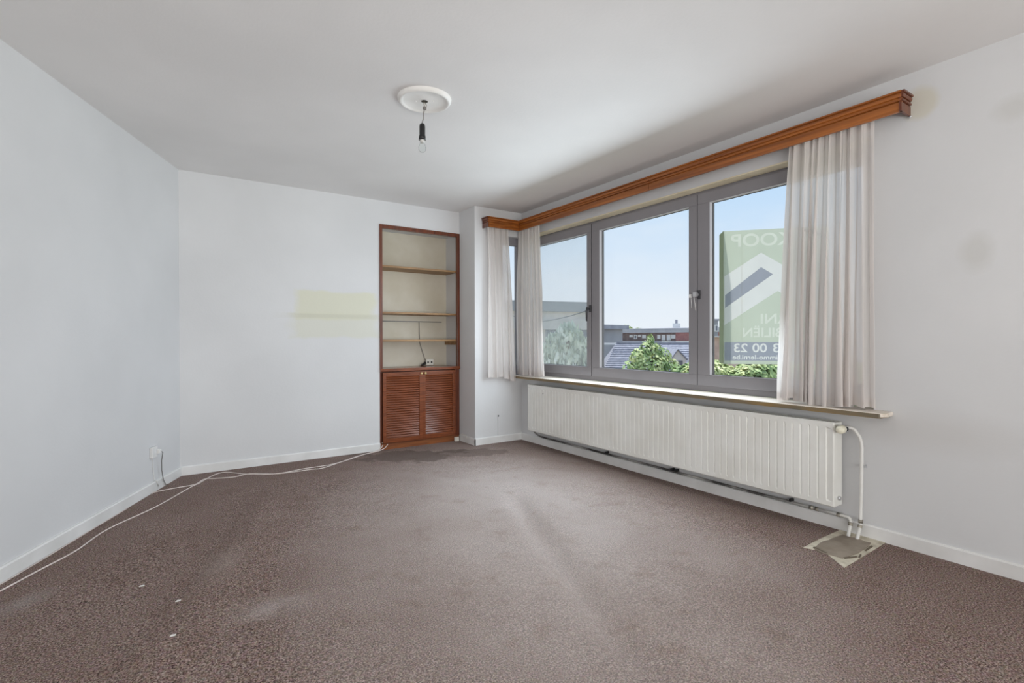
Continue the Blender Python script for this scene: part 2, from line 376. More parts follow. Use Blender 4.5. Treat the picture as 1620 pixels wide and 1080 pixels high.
sashes = [(3.739, WY1-.012, .072, .06, 'veiled_glass'), (2.520, 3.728, .105, .076, 'glass'), (WY0+.012, 2.514, .105, .076, 'glass')]
GZ0, GZ1 = .874, 2.208
for y0, y1, wl, wr, gm in sashes:
    mb = MB(); ring(mb, FX-.012, FX+.058, y0, y1, SZ0, SZ1, wl, wr, GZ0-SZ0, SZ1-GZ1)
    sash = mb.build('sash', 'pvc_grey', win, bevel=.003)
    gy0, gy1 = y0+wr, y1-wl
    mb = MB(); ring(mb, FX-.006, FX+.026, gy0, gy1, GZ0, GZ1, .003, .003, .003, .003)  # pale bead: sky light on the reveals is painted into its colour
    mb.build('glazing_bead', 'lit_bead', sash)
    mb = MB(); ring(mb, FX+.026, FX+.030, gy0, gy1, GZ0, GZ1, .006, .006, .006, .006)
    mb.build('gasket', 'gasket', sash)
    MB().box(FX+.030, FX+.034, gy0, gy1, GZ0, GZ1).build('pane', gm, sash)
# dark strips painted in for the shade in the gaps between the sashes; handles
def handle(y, z, up, keys):
    h = MB().box(FX-.022, FX-.012, y-.014, y+.014, z-.035, z+.035).build('handle_plate', 'metal_dark', win, bevel=.003)
    m_ = MB().lathe([(.0, 0), (.010, 0), (.010, .04), (.0, .04)], (FX-.02, y, z+.0), (-1, 0, 0), 14)
    m_.build('handle_neck', 'metal_light' if keys else 'metal_dark', h)
    if keys:
        MB().box(FX-.075, FX-.045, y-.012, y+.016, z-.018, z+.018).build('lock_case', 'metal_light', h, bevel=.003)
    else:
        MB().tube([(FX-.055, y, z+.012), (FX-.06, y+.004, z-.03), (FX-.058, y+.006, z-.125)], [.011, .010, .008], 10).build('lever', 'metal_dark', h)
handle(3.745, 1.455, True, False)
handle(2.498, 1.500, True, True)
key = thing('window_key', (FX-.05, 2.52, 1.40), 'small pale key and cord hanging from the right window lock', 'key')
MB().box(FX-.066, FX-.054, 2.535, 2.556, 1.478, 1.505).build('key_tag', 'white_gloss', key, bevel=.003)
MB().tube([(FX-.06, 2.54, 1.48), (FX-.058, 2.537, 1.44), (FX-.06, 2.532, 1.395)], .0018, 6).build('cord', 'white_gloss', key)
MB().tube([(FX-.06, 2.512, 1.485), (FX-.052, 2.509, 1.43), (FX-.05, 2.502, 1.375)], .0022, 6).build('cord', 'white_gloss', key)
# soffit lining
tr = MB().box(XR-.004, FX+.002, WY0, WY1, WZ1-.010, WZ1).build('trim_1', 'soffit_cream', bevel=.002); tr['kind'] = 'structure'

# side window in the pier
w2 = thing('window_2', ((SWX0+SWX1)/2, YB+.09, WZ0), kind='structure')
mb = MB(); y0, y1 = YB+.05, YB+.10
for bx in ((SWX0, SWX1, y0, y1, WZ0, WZ0+.10), (SWX0, SWX1, y0, y1, WZ1-.09, WZ1), (SWX0, SWX0+.02, y0, y1, WZ0+.1, WZ1-.09), (SWX1-.02, SWX1, y0, y1, WZ0+.1, WZ1-.09)): mb.box(*bx)
mb.build('frame', 'pvc_grey', w2, bevel=.002)
MB().box(SWX0+.02, SWX1-.02, y0+.03, y0+.034, WZ0+.1, WZ1-.09).build('pane', 'glass', w2)
# added rear glazing, unseen, an opening for the fill light
w3 = thing('added_window', (0, YREAR-.1, RZ0), kind='structure')
mb = MB(); y0, y1 = YREAR-.13, YREAR-.07
mb.box(RX0, RX1, y0, y1, RZ0, RZ0+.06).box(RX0, RX1, y0, y1, RZ1-.06, RZ1)
for i in range(4):
    xx = lerp(RX0, RX1-.06, i/3); mb.box(xx, xx+.06, y0, y1, RZ0+.06, RZ1-.06)
mb.build('frame', 'pvc_grey', w3)
for i in range(3):
    MB().box(lerp(RX0, RX1-.06, i/3)+.06, lerp(RX0, RX1-.06, (i+1)/3), y0+.028, y0+.032, RZ0+.06, RZ1-.06).build('pane', 'glass', w3)

# window sill board
mat('sill_paint', (232, 222, 210), .5, (206, 192, 172), scale=5, stretch=(4, .6, 4), lo=.3, hi=.5)
mat('sill_wood', (150, 122, 74), .55, (112, 104, 88), scale=6, stretch=(1, .5, 3))
sill = thing('window_sill', (XR, 3.0, .713), 'worn painted wooden window sill board above the radiator', 'window sill')
SX = XR-.145
poly = [(SX, 1.185), (SX, 4.785), (XR, 4.785), (XR, WY1), (FX+.004, WY1), (FX+.004, WY0), (XR, WY0), (XR, 1.175), (SX+.05, 1.165)]
MB().prism(poly[::-1], .722, .744).build('board', 'sill_paint', sill, bevel=.003)
MB().prism([(SX-.004, 1.19), (SX-.004, 4.785), (SX, 4.785), (SX, 1.185)][::-1], .716, .741).build('edge_strip', 'sill_wood', sill)
MB().box(SX+.03, XR, 1.19, 4.785, .713, .722).build('underside', 'sill_wood', sill)

# ------------------------------------------------------------------ pelmet
mat('varnish_brown', (174, 102, 40), .38, (120, 62, 16), scale=9, stretch=(1, .12, 5), lo=.3, hi=.7, coat=.15)
mat('varnish_dark', (118, 58, 30), .32, (82, 38, 20), scale=9, stretch=(5, 5, .4), lo=.3, hi=.7, coat=.3)
mat('varnish_red', (142, 76, 42), .26, (104, 52, 26), scale=10, stretch=(.6, 4, 6), lo=.3, hi=.7, coat=.3)
PZ0, PZ1, PD = 2.367, 2.477, .118
prof = [(0, .0), (.0, .048), (-.006, .050), (-.006, .054), (.004, .057), (.006, .062), (.004, .067), (-.004, .070), (-.004, .074), (.004, .077), (.008, .088), (.008, .092), (.003, .094), (.003, .098), (.013, .101), (.013, .110), (-.018, .110), (-.018, 0)]
pel = thing('curtain_pelmet', (XR-PD, 3.0, PZ0), 'varnished brown wooden curtain pelmet running round the corner above the window', 'pelmet')
px, py = XR-PD, YB-PD
NXv, NYv, Zv = Vector((-1, 0, 0)), Vector((0, -1, 0)), Vector((0, 0, 1))
def seg(p0, p1, n0, n1): return MB().sweep(prof, [((*p0, PZ0), n0, Zv), ((*p1, PZ0), n1, Zv)])
MI = NXv+NYv
seg((px, 1.098), (px, 2.823), NXv, NXv).build('face_board', 'varnish_brown', pel)
seg((px, 2.826), (px, py), NXv, MI).build('face_board', 'varnish_brown', pel)
seg((px, py), (2.838, py), MI, NYv).build('face_board', 'varnish_brown', pel)
def cap(p0, p1, n): return MB().sweep([(a, b) if a > -.01 else (-.012, b) for a, b in prof], [((*p0, PZ0), n, Zv), ((*p1, PZ0), n, Zv)])
cap((px-.004, 1.096), (XR, 1.096), (0, -1, 0)).build('end_board', 'varnish_dark', pel)
cap((2.836, py-.004), (2.836, YB), (-1, 0, 0)).build('end_board', 'varnish_dark', pel)
mb = MB().box(px+.018, XR, 1.108, YB, PZ1-.012, PZ1-.002).box(2.848, px+.018, py+.018, YB, PZ1-.012, PZ1-.002)
mb.build('top_board', 'varnish_dark', pel)
MB().tube([(XR-.012, 1.088, PZ0-.004), (XR-.012, 1.10, PZ0-.012)], .005, 8).build('screw_hook', 'metal_light', pel)
rail = thing('curtain_rail', (XR-.06, 3.0, 2.40), 'white curtain rail fixed under the wooden pelmet', 'curtain rail')
MB().box(XR-.075, XR-.055, 1.12, YB-.055, 2.44, 2.465).build('rail', 'white_gloss', rail)
MB().box(2.86, XR-.075, YB-.075, YB-.055, 2.44, 2.465).build('rail', 'white_gloss', rail)

# ------------------------------------------------------------------ curtains
def cloth_mat(name, rgb, tr):
    m = bpy.data.materials.new(name); m.use_nodes = True; MATS[name] = m; t = m.node_tree; t.nodes.remove(t.nodes['Principled BSDF']); out = t.nodes['Material Output']
    d = N(t, 'ShaderNodeBsdfDiffuse'); l = N(t, 'ShaderNodeBsdfTranslucent'); x = N(t, 'ShaderNodeBsdfTransparent')
    d.inputs[0].default_value = s2l(*rgb); l.inputs[0].default_value = s2l(*rgb); x.inputs[0].default_value = (1, 1, 1, 1)
    a = N(t, 'ShaderNodeMixShader'); a.inputs[0].default_value = .48; t.links.new(d.outputs[0], a.inputs[1]); t.links.new(l.outputs[0], a.inputs[2])
    w = N(t, 'ShaderNodeTexNoise'); c = N(t, 'ShaderNodeTexCoord'); mpn = N(t, 'ShaderNodeMapping'); mpn.inputs['Scale'].default_value = (40, 40, 1.2)
    t.links.new(c.outputs['Object'], mpn.inputs[0]); t.links.new(mpn.outputs[0], w.inputs['Vector']); w.inputs['Scale'].default_value = 1.5
    mr = N(t, 'ShaderNodeMapRange'); mr.inputs['From Min'].default_value = .3; mr.inputs['From Max'].default_value = .7; mr.inputs['To Min'].default_value = tr-.06; mr.inputs['To Max'].default_value = tr+.06
    t.links.new(w.outputs['Fac'], mr.inputs['Value'])
    b = N(t, 'ShaderNodeMixShader'); t.links.new(mr.outputs[0], b.inputs[0]); t.links.new(a.outputs[0], b.inputs[1]); t.links.new(x.outputs[0], b.inputs[2])
    t.links.new(b.outputs[0], out.inputs['Surface'])
cloth_mat('sheer', (243, 238, 235), .13)
cloth_mat('sheer_hem', (236, 230, 227), .08)
def curtain(name, label, along, perp, o, top, bot, z0, z1, folds, amp, seed, hem=None, flat=None):
    """along/perp unit vectors; o base point; top/bot = (s0,s1) spans of the gathered cloth"""
    rnd = random.Random(seed); along, perp, o = Vector(along), Vector(perp), Vector(o)
    wd = [rnd.uniform(.55, 1.6) for _ in range(folds)]; tot = sum(wd); cum = [0]
    for w in wd: cum.append(cum[-1]+w/tot)
    am = [rnd.uniform(.35, 1.25) for _ in range(folds+1)]; ph = [rnd.uniform(-.35, .35) for _ in range(folds+1)]
    nu, nv = folds*24, 30; vs = []
    for j in range(nv+1):
        t = j/nv
        for i in range(nu+1):
            u = i/nu; ki = 0
            while ki < folds-1 and cum[ki+1] < u: ki += 1
            fr = (u-cum[ki])/(cum[ki+1]-cum[ki]); sf = fr*fr*(3-2*fr)
            a = lerp(am[ki], am[ki+1], sf); p = lerp(ph[ki], ph[ki+1], sf)*t
            if flat: a *= flat(u)
            th = 2*math.pi*(fr+p); A = amp*a*(.40+.60*min(1, t*2.0))*(1+.25*math.sin(5*t+ki))
            s_ = lerp(lerp(top[0], top[1], u), lerp(bot[0], bot[1], u), t**.8)+.95*A*math.sin(2*th+.6)*(.3+.7*t)
            s_ = min(max(s_, min(top[0], bot[0])-.012), max(top[1], bot[1])+.012)
            vs.append(o+along*s_+perp*(A*math.sin(th)+.25*A*math.sin(3*th+ki))+Vector((0, 0, lerp(z1, z0+(hem(u) if hem else 0), t))))
    fs = [(j*(nu+1)+i, j*(nu+1)+i+1, (j+1)*(nu+1)+i+1, (j+1)*(nu+1)+i) for j in range(nv) for i in range(nu)]
    c = thing(name, o+along*((bot[0]+bot[1])/2)+Vector((0, 0, z0)), label, 'curtain', 'sheer curtains at the window')
    MB().faces(vs, fs, True).build('drape', 'sheer', c)
    def strip(r0, r1, nm, off):
        q = []
        for r in (r0, r1):
            for i in range(nu+1): q.append(Vector(vs[r*(nu+1)+i])+perp*off)
        MB().faces(q, [(i, i+1, nu+2+i, nu+1+i) for i in range(nu)], True).build(nm, 'sheer_hem', c)
    strip(0, 2, 'heading_tape', -.002); strip(nv-1, nv, 'hem', -.002)
    return c
CZ1 = 2.442
curtain('sheer_curtain', 'wide off-white sheer curtain hanging at the right end of the window', (0, 1, 0), (-1, 0, 0), (XR-.072, 0, 0), (1.242, 1.705), (1.232, 1.775), .754, CZ1, 9, .030, 3, lambda u: .012*math.sin(9*u)+.008*math.sin(37*u), lambda u: .35+.65*min(1, u/.28))
curtain('sheer_curtain', 'narrow off-white sheer curtain at the left end of the wide window', (0, 1, 0), (-1, 0, 0), (XR-.078, 0, 0), (4.365, 4.755), (4.265, 4.755), .754, CZ1, 7, .026, 5, lambda u: .006*math.sin(14*u))
curtain('sheer_curtain', 'off-white sheer curtain hanging against the wall pier left of the corner', (1, 0, 0), (0, -1, 0), (0, YB-.070, 0), (2.858, 3.12), (2.858, 3.205), .735, CZ1, 4, .024, 11, lambda u: -.055*max(0, (u-.55)/.45)+.004*math.sin(17*u))

# ------------------------------------------------------------------ radiator
RXF, RY0, RY1, RZ0_, RZ1_ = XR-.138, 1.42, 4.50, .163, .662
rad = thing('radiator', (XR-.09, (RY0+RY1)/2, RZ0_), 'long white ribbed panel radiator under the window sill', 'radiator')
pitch = .05; nr = int(round((RY1-RY0-.06)/pitch)); p0 = RY0+.03+((RY1-RY0-.06)-nr*pitch)/2
yl = [RY0, RY0+.006]; 
for i in range(nr):
    b_ = p0+i*pitch
    yl += [b_, b_+.006, b_+.010, b_+.040, b_+.044]
yl += [p0+nr*pitch, RY1-.006, RY1]
def groove(y):
    q = ((y-p0) % pitch)
    if y < p0-.001 or y > p0+nr*pitch+.001: return 0
    return .005 if (.0055 < q < .0105 or False) else (.005 if q < .0055 or q > .0435 else 0)
zl = [RZ0_, RZ0_+.006, RZ0_+.030, RZ0_+.040, RZ1_-.040, RZ1_-.030, RZ1_-.006, RZ1_]
vs, fs = [], []
for z in zl:
    for y in yl:
        ed = .006 if (z in (zl[0], zl[-1]) or y in (yl[0], yl[-1])) else 0
        g = 0
        if zl[3]-1e-6 <= z <= zl[4]+1e-6:
            q = (y-p0) % pitch
            g = .006 if (q < .0055 or q > .0445 or q > pitch-1e-6) and p0-.001 < y < p0+nr*pitch+.001 else 0
        vs.append((RXF+ed+g, y, z))
ny = len(yl)
for j in range(len(zl)-1):
    for i in range(ny-1): fs.append((j*ny+i, j*ny+i+1, (j+1)*ny+i+1, (j+1)*ny+i))
MB().faces(vs, fs, False).build('front_panel', 'radiator_white', rad)
MB().box(RXF+.004, RXF+.095, RY0-.002, RY0+.003, RZ0_+.004, RZ1_-.002).build('side_cover', 'radiator_white', rad, bevel=.002)
MB().box(RXF+.004, RXF+.095, RY1-.003, RY1+.002, RZ0_+.004, RZ1_-.002).build('side_cover', 'radiator_white', rad, bevel=.002)
mb = MB().box(RXF+.006, RXF+.014, RY0, RY1, RZ1_-.006, RZ1_-.001).box(RXF+.088, RXF+.096, RY0, RY1, RZ1_-.006, RZ1_-.001)
for i in range(120):
    yy = lerp(RY0+.01, RY1-.02, i/119); mb.box(RXF+.014, RXF+.088, yy, yy+.012, RZ1_-.006, RZ1_-.002)
mb.build('top_grille', 'radiator_white', rad)
MB().box(RXF+.082, RXF+.094, RY0+.01, RY1-.01, RZ0_+.01, RZ1_-.012).build('rear_panel', 'radiator_white', rad)
for yy in (RY0+.4, RY1-.4): MB().box(RXF+.094, XR-.001, yy, yy+.03, RZ0_+.08, RZ1_-.06).build('wall_bracket', 'radiator_white', rad)
MB().lathe([(0, 0), (.012, 0), (.012, .012), (0, .012)], (RXF+.05, RY0-.002, RZ0_+.05), (0, -1, 0), 14).build('drain_plug', 'metal_light', rad)
MB().lathe([(0, 0), (.004, 0), (.004, .006), (0, .006)], (RXF-.001, 4.22, .585), (-1, 0, 0), 10).build('air_valve', 'metal_dark', rad)
mat('knob_cream', (232, 228, 208), .4, (222, 216, 194), scale=12)
valve = thing('radiator_valve', (RXF+.05, RY0-.03, .62), 'cream thermostatic valve knob at the right end of the radiator', 'valve')
MB().lathe([(0, -.02), (.011, -.02), (.011, .03), (0, .03)], (RXF+.05, RY0-.022, .627), (0, -1, 0), 14).build('valve_body', 'metal_dark', valve)
kx = (RXF+.018, RY0-.035, .628)
MB().lathe([(0, .052), (.016, .050), (.021, .044), (.024, .03), (.0245, .0), (.021, -.012), (.016, -.02), (.012, -.034), (0, -.034)], kx, (-1, -.15, 0), 24).build('knob', 'knob_cream', valve)
# supply pipe: valve -> bend -> down to the floor
mat('pipe_paint', (232, 231, 228), .4, (220, 218, 213), scale=9)
mat('brass_white', (190, 184, 170), .4, (110, 104, 94), scale=30, metal=.3)
mat('pipe_worn', (176, 174, 170), .5, (60, 58, 56), scale=7, stretch=(1, .6, 1), lo=.42, hi=.62)
sup = thing('supply_pipe', (XR-.05, 1.31, 0), 'white painted heating pipe bending down from radiator valve to floor', 'pipe')
sp_pts = [(RXF+.062, 1.385, .632), (XR-.066, 1.362, .634), (XR-.056, 1.347, .625), (XR-.045, 1.325, .585), (XR-.040, 1.318, .555), (XR-.038, 1.316, .52), (XR-.038, 1.318, .30), (XR-.040, 1.322, .08), (XR-.052, 1.322, .05), (XR-.10, 1.316, -.005)]
MB().tube(sp_pts, .0095, 12).build('pipe', 'pipe_paint', sup)
MB().tube([(XR-.039, 1.321, .105), (XR-.0395, 1.3215, .085)], .0125, 12).build('coupling', 'brass_white', sup)
MB().tube([(XR-.042, 1.322, .072), (XR-.048, 1.322, .058)], .0125, 12).build('coupling', 'brass_white', sup)
MB().box(XR-.03, XR, 1.303, 1.309, .405, .42).build('pipe_clip', 'metal_light', sup)
ret = thing('return_pipe', (XR-.03, 3.0, .08), 'thin worn heating pipe running along the wall below the radiator', 'pipe')
zz = .096
MB().tube([(RXF+.05, 4.46, .17), (XR-.06, 4.47, .13), (XR-.040, 4.44, .106), (XR-.032, 4.40, zz), (XR-.030, 3.0, zz), (XR-.030, 1.60, zz)], .0085, 10).build('pipe', 'pipe_worn', ret)
MB().tube([(XR-.030, 1.60, zz), (XR-.030, 1.395, zz), (XR-.032, 1.380, zz-.006), (XR-.036, 1.374, zz-.02), (XR-.045, 1.374, .05), (XR-.09, 1.366, -.005)], .0095, 12).build('elbow_pipe', 'pipe_paint', ret)
for yy in (1.605, 1.575, 1.45): MB().tube([(XR-.030, yy, zz), (XR-.030, yy-.018, zz)], .013, 12).build('coupling', 'brass_white', ret)
MB().tube([(XR-.037, 1.374, zz-.024), (XR-.043, 1.374, zz-.042)], .0125, 12).build('coupling', 'brass_white', ret)
for yy in (1.72, 2.62, 2.66, 3.4): MB().box(XR-.042, XR-.001, yy, yy+.014, zz+.004, zz+.022).build('pipe_clip', 'gasket', ret)

# cement patch
mat('cement', (150, 138, 124), .9, (128, 116, 102), scale=9, bump=.3, bscale=40)
mat('mortar_pale', (214, 206, 188), .9, (168, 158, 138), scale=14, lo=.3, hi=.6, bump=.4, bscale=60)
patch = thing('floor_patch', (3.10, 1.31, 0), 'cement patch with pale mortar border where the carpet is cut away', 'floor patch')
MB().prism([(2.806, 1.190), (3.350, 1.207), (3.342, 1.440), (3.10, 1.44), (2.893, 1.432), (2.93, 1.34)], -.002, .003).build('mortar_border', 'mortar_pale', patch)
pts = []
rn = random.Random(4)
for k in range(26):
    th = 2*math.pi*k/26; c_, s_ = math.cos(th), math.sin(th)
    rr = 1/max(abs(c_)**1, abs(s_)**1)**.75
    pts.append((3.09+.185*c_*rr*(1+rn.uniform(-.05, .05)), 1.318+.088*s_*rr*(1+rn.uniform(-.06, .06))))
MB().prism(pts, -.001, .006).build('cement_fill', 'cement', patch, bevel=.002)
for (cx, cy, l, w, ro) in ((3.17, 1.222, .10, .010, .05), (2.96, 1.225, .08, .012, -.4), (2.925, 1.36, .08, .014, 1.2), (3.02, 1.205, .05, .008, .2)):
    c_, s_ = math.cos(ro), math.sin(ro)
    MB().prism([(cx+c_*a-s_*b, cy+s_*a+c_*b) for a, b in ((-l/2, -w/2), (l/2, -w/3), (l/2, w/2), (-l/2, w/3))], 0, .0075).build('crack_edge', 'crack_brown', patch)

# ------------------------------------------------------------------ built-in bookcase over louvred cupboard
FW = .030
bk = thing('recess_bookcase', (2.27, YK, .85), 'brown-framed shelves built into the white wall recess', 'bookcase')
MB().box(NX0, NX0+FW, YK-.012, YK+.03, .849, NZT).build('frame_post', 'varnish_dark', bk, bevel=.002)
MB().box(NX1-FW, NX1, YK-.012, YK+.03, .849, NZT).build('frame_post', 'varnish_dark', bk, bevel=.002)
MB().box(NX0+FW, NX1-FW, YK-.012, YK+.03, NZT-.040, NZT).build('frame_rail', 'varnish_dark', bk, bevel=.002)
mat('shelf_wood', (170, 134, 92), .5, (140, 106, 70), scale=8, stretch=(.3, 4, 4))
for z in (1.928, 1.437, 1.143): MB().box(NX0+.002, NX1-.004, YK+.031, NYB-.014, z-.010, z+.010).build('shelf', 'shelf_wood', bk, bevel=.0015)
MB().box(NX1-.022, NX1-.004, YK+.04, NYB-.01, 1.090, 1.132).build('shelf_batten', 'shelf_wood', bk)
MB().box(NX0+.03, NX1-.07, NYB-.020, NYB-.002, 1.362, 1.426).build('back_batten', 'niche_paint', bk)
MB().box(NX0+.03, NX1-.07, NYB-.024, NYB-.002, 1.355, 1.362).build('batten_shadow', 'metal_dark', bk)  # dark strip painted in for the shadow line under the batten

cb = thing('louvre_cupboard', (2.27, YK, 0), 'low reddish-brown cupboard with two louvred doors below the shelves', 'cupboard')
MB().box(NX0, NX1, YK-.020, NYB-.002, .818, .848).build('worktop', 'varnish_red', cb, bevel=.003)
MB().box(NX0+.003, NX0+.022, YK+.006, NYB-.01, 0, .818).build('side_panel', 'varnish_dark', cb)
MB().box(NX1-.060, NX1-.003, YK+.000, NYB-.01, 0, .818).build('side_panel', 'varnish_dark', cb)
MB().box(NX0+.03, NX1-.062, YK+.05, YK+.06, .07, .815).build('inner_panel', 'varnish_dark', cb)
mat('plinth_wood', (142, 82, 38), .5, (110, 58, 26), scale=6, stretch=(.6, 4, 6))
MB().box(NX0+.005, NX1-.004, YK-.004, YK+.018, 0, .066).build('plinth', 'plinth_wood', cb)
mat('knob_brass', (232, 204, 150), .3, metal=.5)
slat_me = None
def door(x0, x1, knob_x, ajar=0):
    global slat_me
    y0, y1, z0, z1, w = YK-.016, YK+.006, .070, .808, .036
    mb = MB().box(x0, x0+w, y0, y1, z0, z1).box(x1-w, x1, y0, y1, z0, z1).box(x0+w, x1-w, y0, y1, z0, z0+.05).box(x0+w, x1-w, y0, y1, z1-.045, z1)
    d = mb.build('door', 'varnish_red', cb, bevel=.002)
    wi = x1-x0-2*w
    n = 26; a, b = z0+.05, z1-.045
    if slat_me is None:
        o0 = MB().box(-wi/2, wi/2, -.0112, .0112, -.0025, .0025).build('slat', 'varnish_red', bevel=.0015); slat_me = o0.data; first = o0
    else: first = None
    for i in range(n):
        o = first if (i == 0 and first) else bpy.data.objects.new('slat', slat_me)
        if o is not first: COL.objects.link(o)
        o.location = ((x0+x1)/2, (y0+y1)/2+.001, lerp(a, b, (i+.5)/n)); o.rotation_euler = (math.radians(57), 0, 0)
        o.scale = (1, 1, 1); o.parent = d
    MB().lathe([(0, .026), (.008, .025), (.0135, .019), (.0145, .013), (.009, .007), (.006, 0), (0, 0)], (knob_x, y0, .787), (0, -1, 0), 18).build('knob', 'knob_brass', d)
    if ajar:
        hinge = Vector((x1 if ajar > 0 else x0, y1, 0)); d.matrix_basis = Matrix.Translation(hinge) @ Matrix.Rotation(math.radians(ajar), 4, 'Z') @ Matrix.Translation(-hinge)
door(1.832, 2.268, 2.252, -3)
door(2.272, 2.678, 2.300, 1.2)

# socket, plug and cable in the recess
mat('socket_cream', (232, 228, 218), .4, (224, 220, 208), scale=20); mat('black_plastic', (26, 25, 26), .4)
skt = thing('recess_socket', (2.51, NYB, .89), 'cream double wall socket in the recess above the cupboard top', 'socket')
MB().box(2.462, 2.557, NYB-.035, NYB, .852, .930).build('box', 'socket_cream', skt, bevel=.006)
for xx in (2.487, 2.531): MB().lathe([(0, 0), (.011, 0), (.011, .002), (0, .002)], (xx, NYB-.035, .888), (0, -1, 0), 14).build('socket_hole', 'black_plastic', skt)
plug = thing('black_plug', (2.43, NYB-.02, .85), 'black plug with thin cable left of the recess socket', 'plug')
MB().tube([(2.40, NYB-.05, .858), (2.425, NYB-.04, .864), (2.455, NYB-.03, .885)], [.010, .014, .016], 10).build('plug_body', 'black_plastic', plug)
mat('cable_grey', (120, 116, 112), .6)
MB().tube([(2.455, NYB-.03, .90), (2.445, NYB-.012, .96), (2.415, NYB-.006, 1.05), (2.395, NYB-.006, 1.115), (2.39, NYB-.006, 1.22), (2.388, NYB-.006, 1.352)], .0035, 6).build('cable', 'cable_grey', plug)
jb = thing('cable_box', (2.685, YK-.03, 0), 'small cream cable box on the carpet at the cupboard foot', 'cable box')
MB().box(2.660, 2.712, YK-.040, YK-.006, 0, .046).build('box', 'socket_cream', jb, bevel=.004)
MB().tube([(2.712, YK-.022, .04), (2.725, YK-.03, .075), (2.722, YK-.1, .090), (2.722, YK-.17, .083), (2.722, YK-.20, .06)], .003, 6).build('wire', 'socket_cream', jb)

# ------------------------------------------------------------------ ceiling rose and pendant bulb
rc = (1.272, 2.835)
mat('plaster', (238, 236, 233), .55, (230, 228, 224), scale=9)
rose = thing('ceiling_rose', (*rc, H), 'round white plaster ceiling rose', 'ceiling rose')
MB().lathe([(.160, 0), (.158, -.012), (.150, -.022), (.139, -.024), (.132, -.018), (.124, -.014), (.070, -.013), (.035, -.015), (.012, -.016), (0, -.016)], (*rc, H), (0, 0, 1), 64).build('disc', 'plaster', rose)
mat('hole_dark', (60, 52, 36), .6, (30, 26, 20), scale=60)
MB().lathe([(.020, -.0165), (.016, -.0185), (0, -.0185)], (*rc, H), (0, 0, 1), 20).build('centre_plate', 'hole_dark', rose)
for dx, dy in ((.043, -.03), (-.045, .03)): MB().lathe([(.006, -.014), (.004, -.017), (0, -.017)], (rc[0]+dx, rc[1]+dy, H), (0, 0, 1), 12).build('screw', 'plaster', rose)
pend = thing('pendant_bulb', (rc[0], rc[1], H-.02), 'bare clear bulb in a black holder hanging from the ceiling rose', 'pendant lamp')
x, y = rc
MB().tube([(x, y, 2.582), (x+.010, y-.006, 2.562), (x+.008, y-.004, 2.548)], .0025, 6).build('wire', 'brass_white', pend)
MB().tube([(x-.004, y+.003, 2.582), (x-.002, y+.002, 2.565), (x+.002, y-.001, 2.55)], .0025, 6).build('wire', 'brass_white', pend)
MB().box(x-.010, x+.010, y-.006, y+.006, 2.535, 2.552).build('terminal_block', 'cable_grey', pend, bevel=.002)
MB().tube([(x, y, 2.538), (x-.006, y+.003, 2.51), (x-.006, y+.004, 2.48), (x-.012, y+.007, 2.46), (x-.012, y+.008, 2.445)], .003, 8).build('cord', 'cable_grey', pend)
hx, hy = x-.012, y+.008
MB().lathe([(0, .100), (.008, .100), (.015, .094), (.0175, .080), (.0175, .03), (.020, .022), (.0215, .0), (.019, .0), (.017, .012), (0, .012)], (hx, hy, 2.352), (0, 0, 1), 24).build('lamp_holder', 'black_plastic', pend)
mat('bulb_base', (214, 212, 208), .35, metal=.2)
MB().lathe([(.015, .02), (.0155, -.004), (.013, -.016), (0, -.016)], (hx, hy, 2.352), (0, 0, 1), 20).build('bulb_base', 'bulb_base', pend)
MB().lathe([(.013, -.014), (.014, -.020), (.019, -.033), (.0225, -.047), (.0205, -.060), (.012, -.070), (0, -.073)], (hx, hy, 2.352), (0, 0, 1), 24).build('bulb_glass', 'bulb_clear', pend)

# ------------------------------------------------------------------ left wall socket, conduits, floor cables
def lw(s, off, z):                                   # point on the left wall: s metres from the far corner
    p = Vector((XL, YK, 0))-LD*s+LN*off; return (p.x, p.y, z)
ls = thing('wall_socket', lw(.47, 0, .26), 'white wall socket with grey cord low on the left wall', 'socket')
mb = MB(); A0, A1 = .515, .435
mb.sweep([(0, .262), (.022, .262), (.022, .345), (0, .345)], [(lw(A0, 0, 0), LN, Zv), (lw(A1, 0, 0), LN, Zv)])
mb.build('plate', 'white_gloss', ls, bevel=.004)
mb = MB().sweep([(.022, .285), (.045, .288), (.045, .318), (.022, .321)], [(lw(.455, 0, 0), LN, Zv), (lw(.425, 0, 0), LN, Zv)]); mb.build('plug', 'white_gloss', ls, bevel=.004)
MB().tube([lw(.43, .04, .305), lw(.41, .045, .285), lw(.395, .03, .22), lw(.375, .022, .14), lw(.35, .022, .06), lw(.32, .025, .015), lw(.28, .03, .005)], .0032, 8).build('cord', 'cable_grey', ls)
MB().tube([lw(.475, .004, .262), lw(.47, .004, .18), lw(.455, .006, .09), lw(.44, .018, .07), lw(.42, .02, .03)], .003, 6).build('conduit', 'white_gloss', ls)
cn = thing('wall_conduit', (3.035, YB, .08), 'white cable conduit with a dark hole low on the wall pier', 'conduit')
MB().box(3.028, 3.042, YB-.010, YB, .082, .29).build('channel', 'wall_plain', cn, bevel=.002)
MB().lathe([(0, 0), (.009, 0), (.009, .004), (0, .004)], (3.036, YB-.002, .297), (0, -1, 0), 14).build('hole', 'black_plastic', cn)

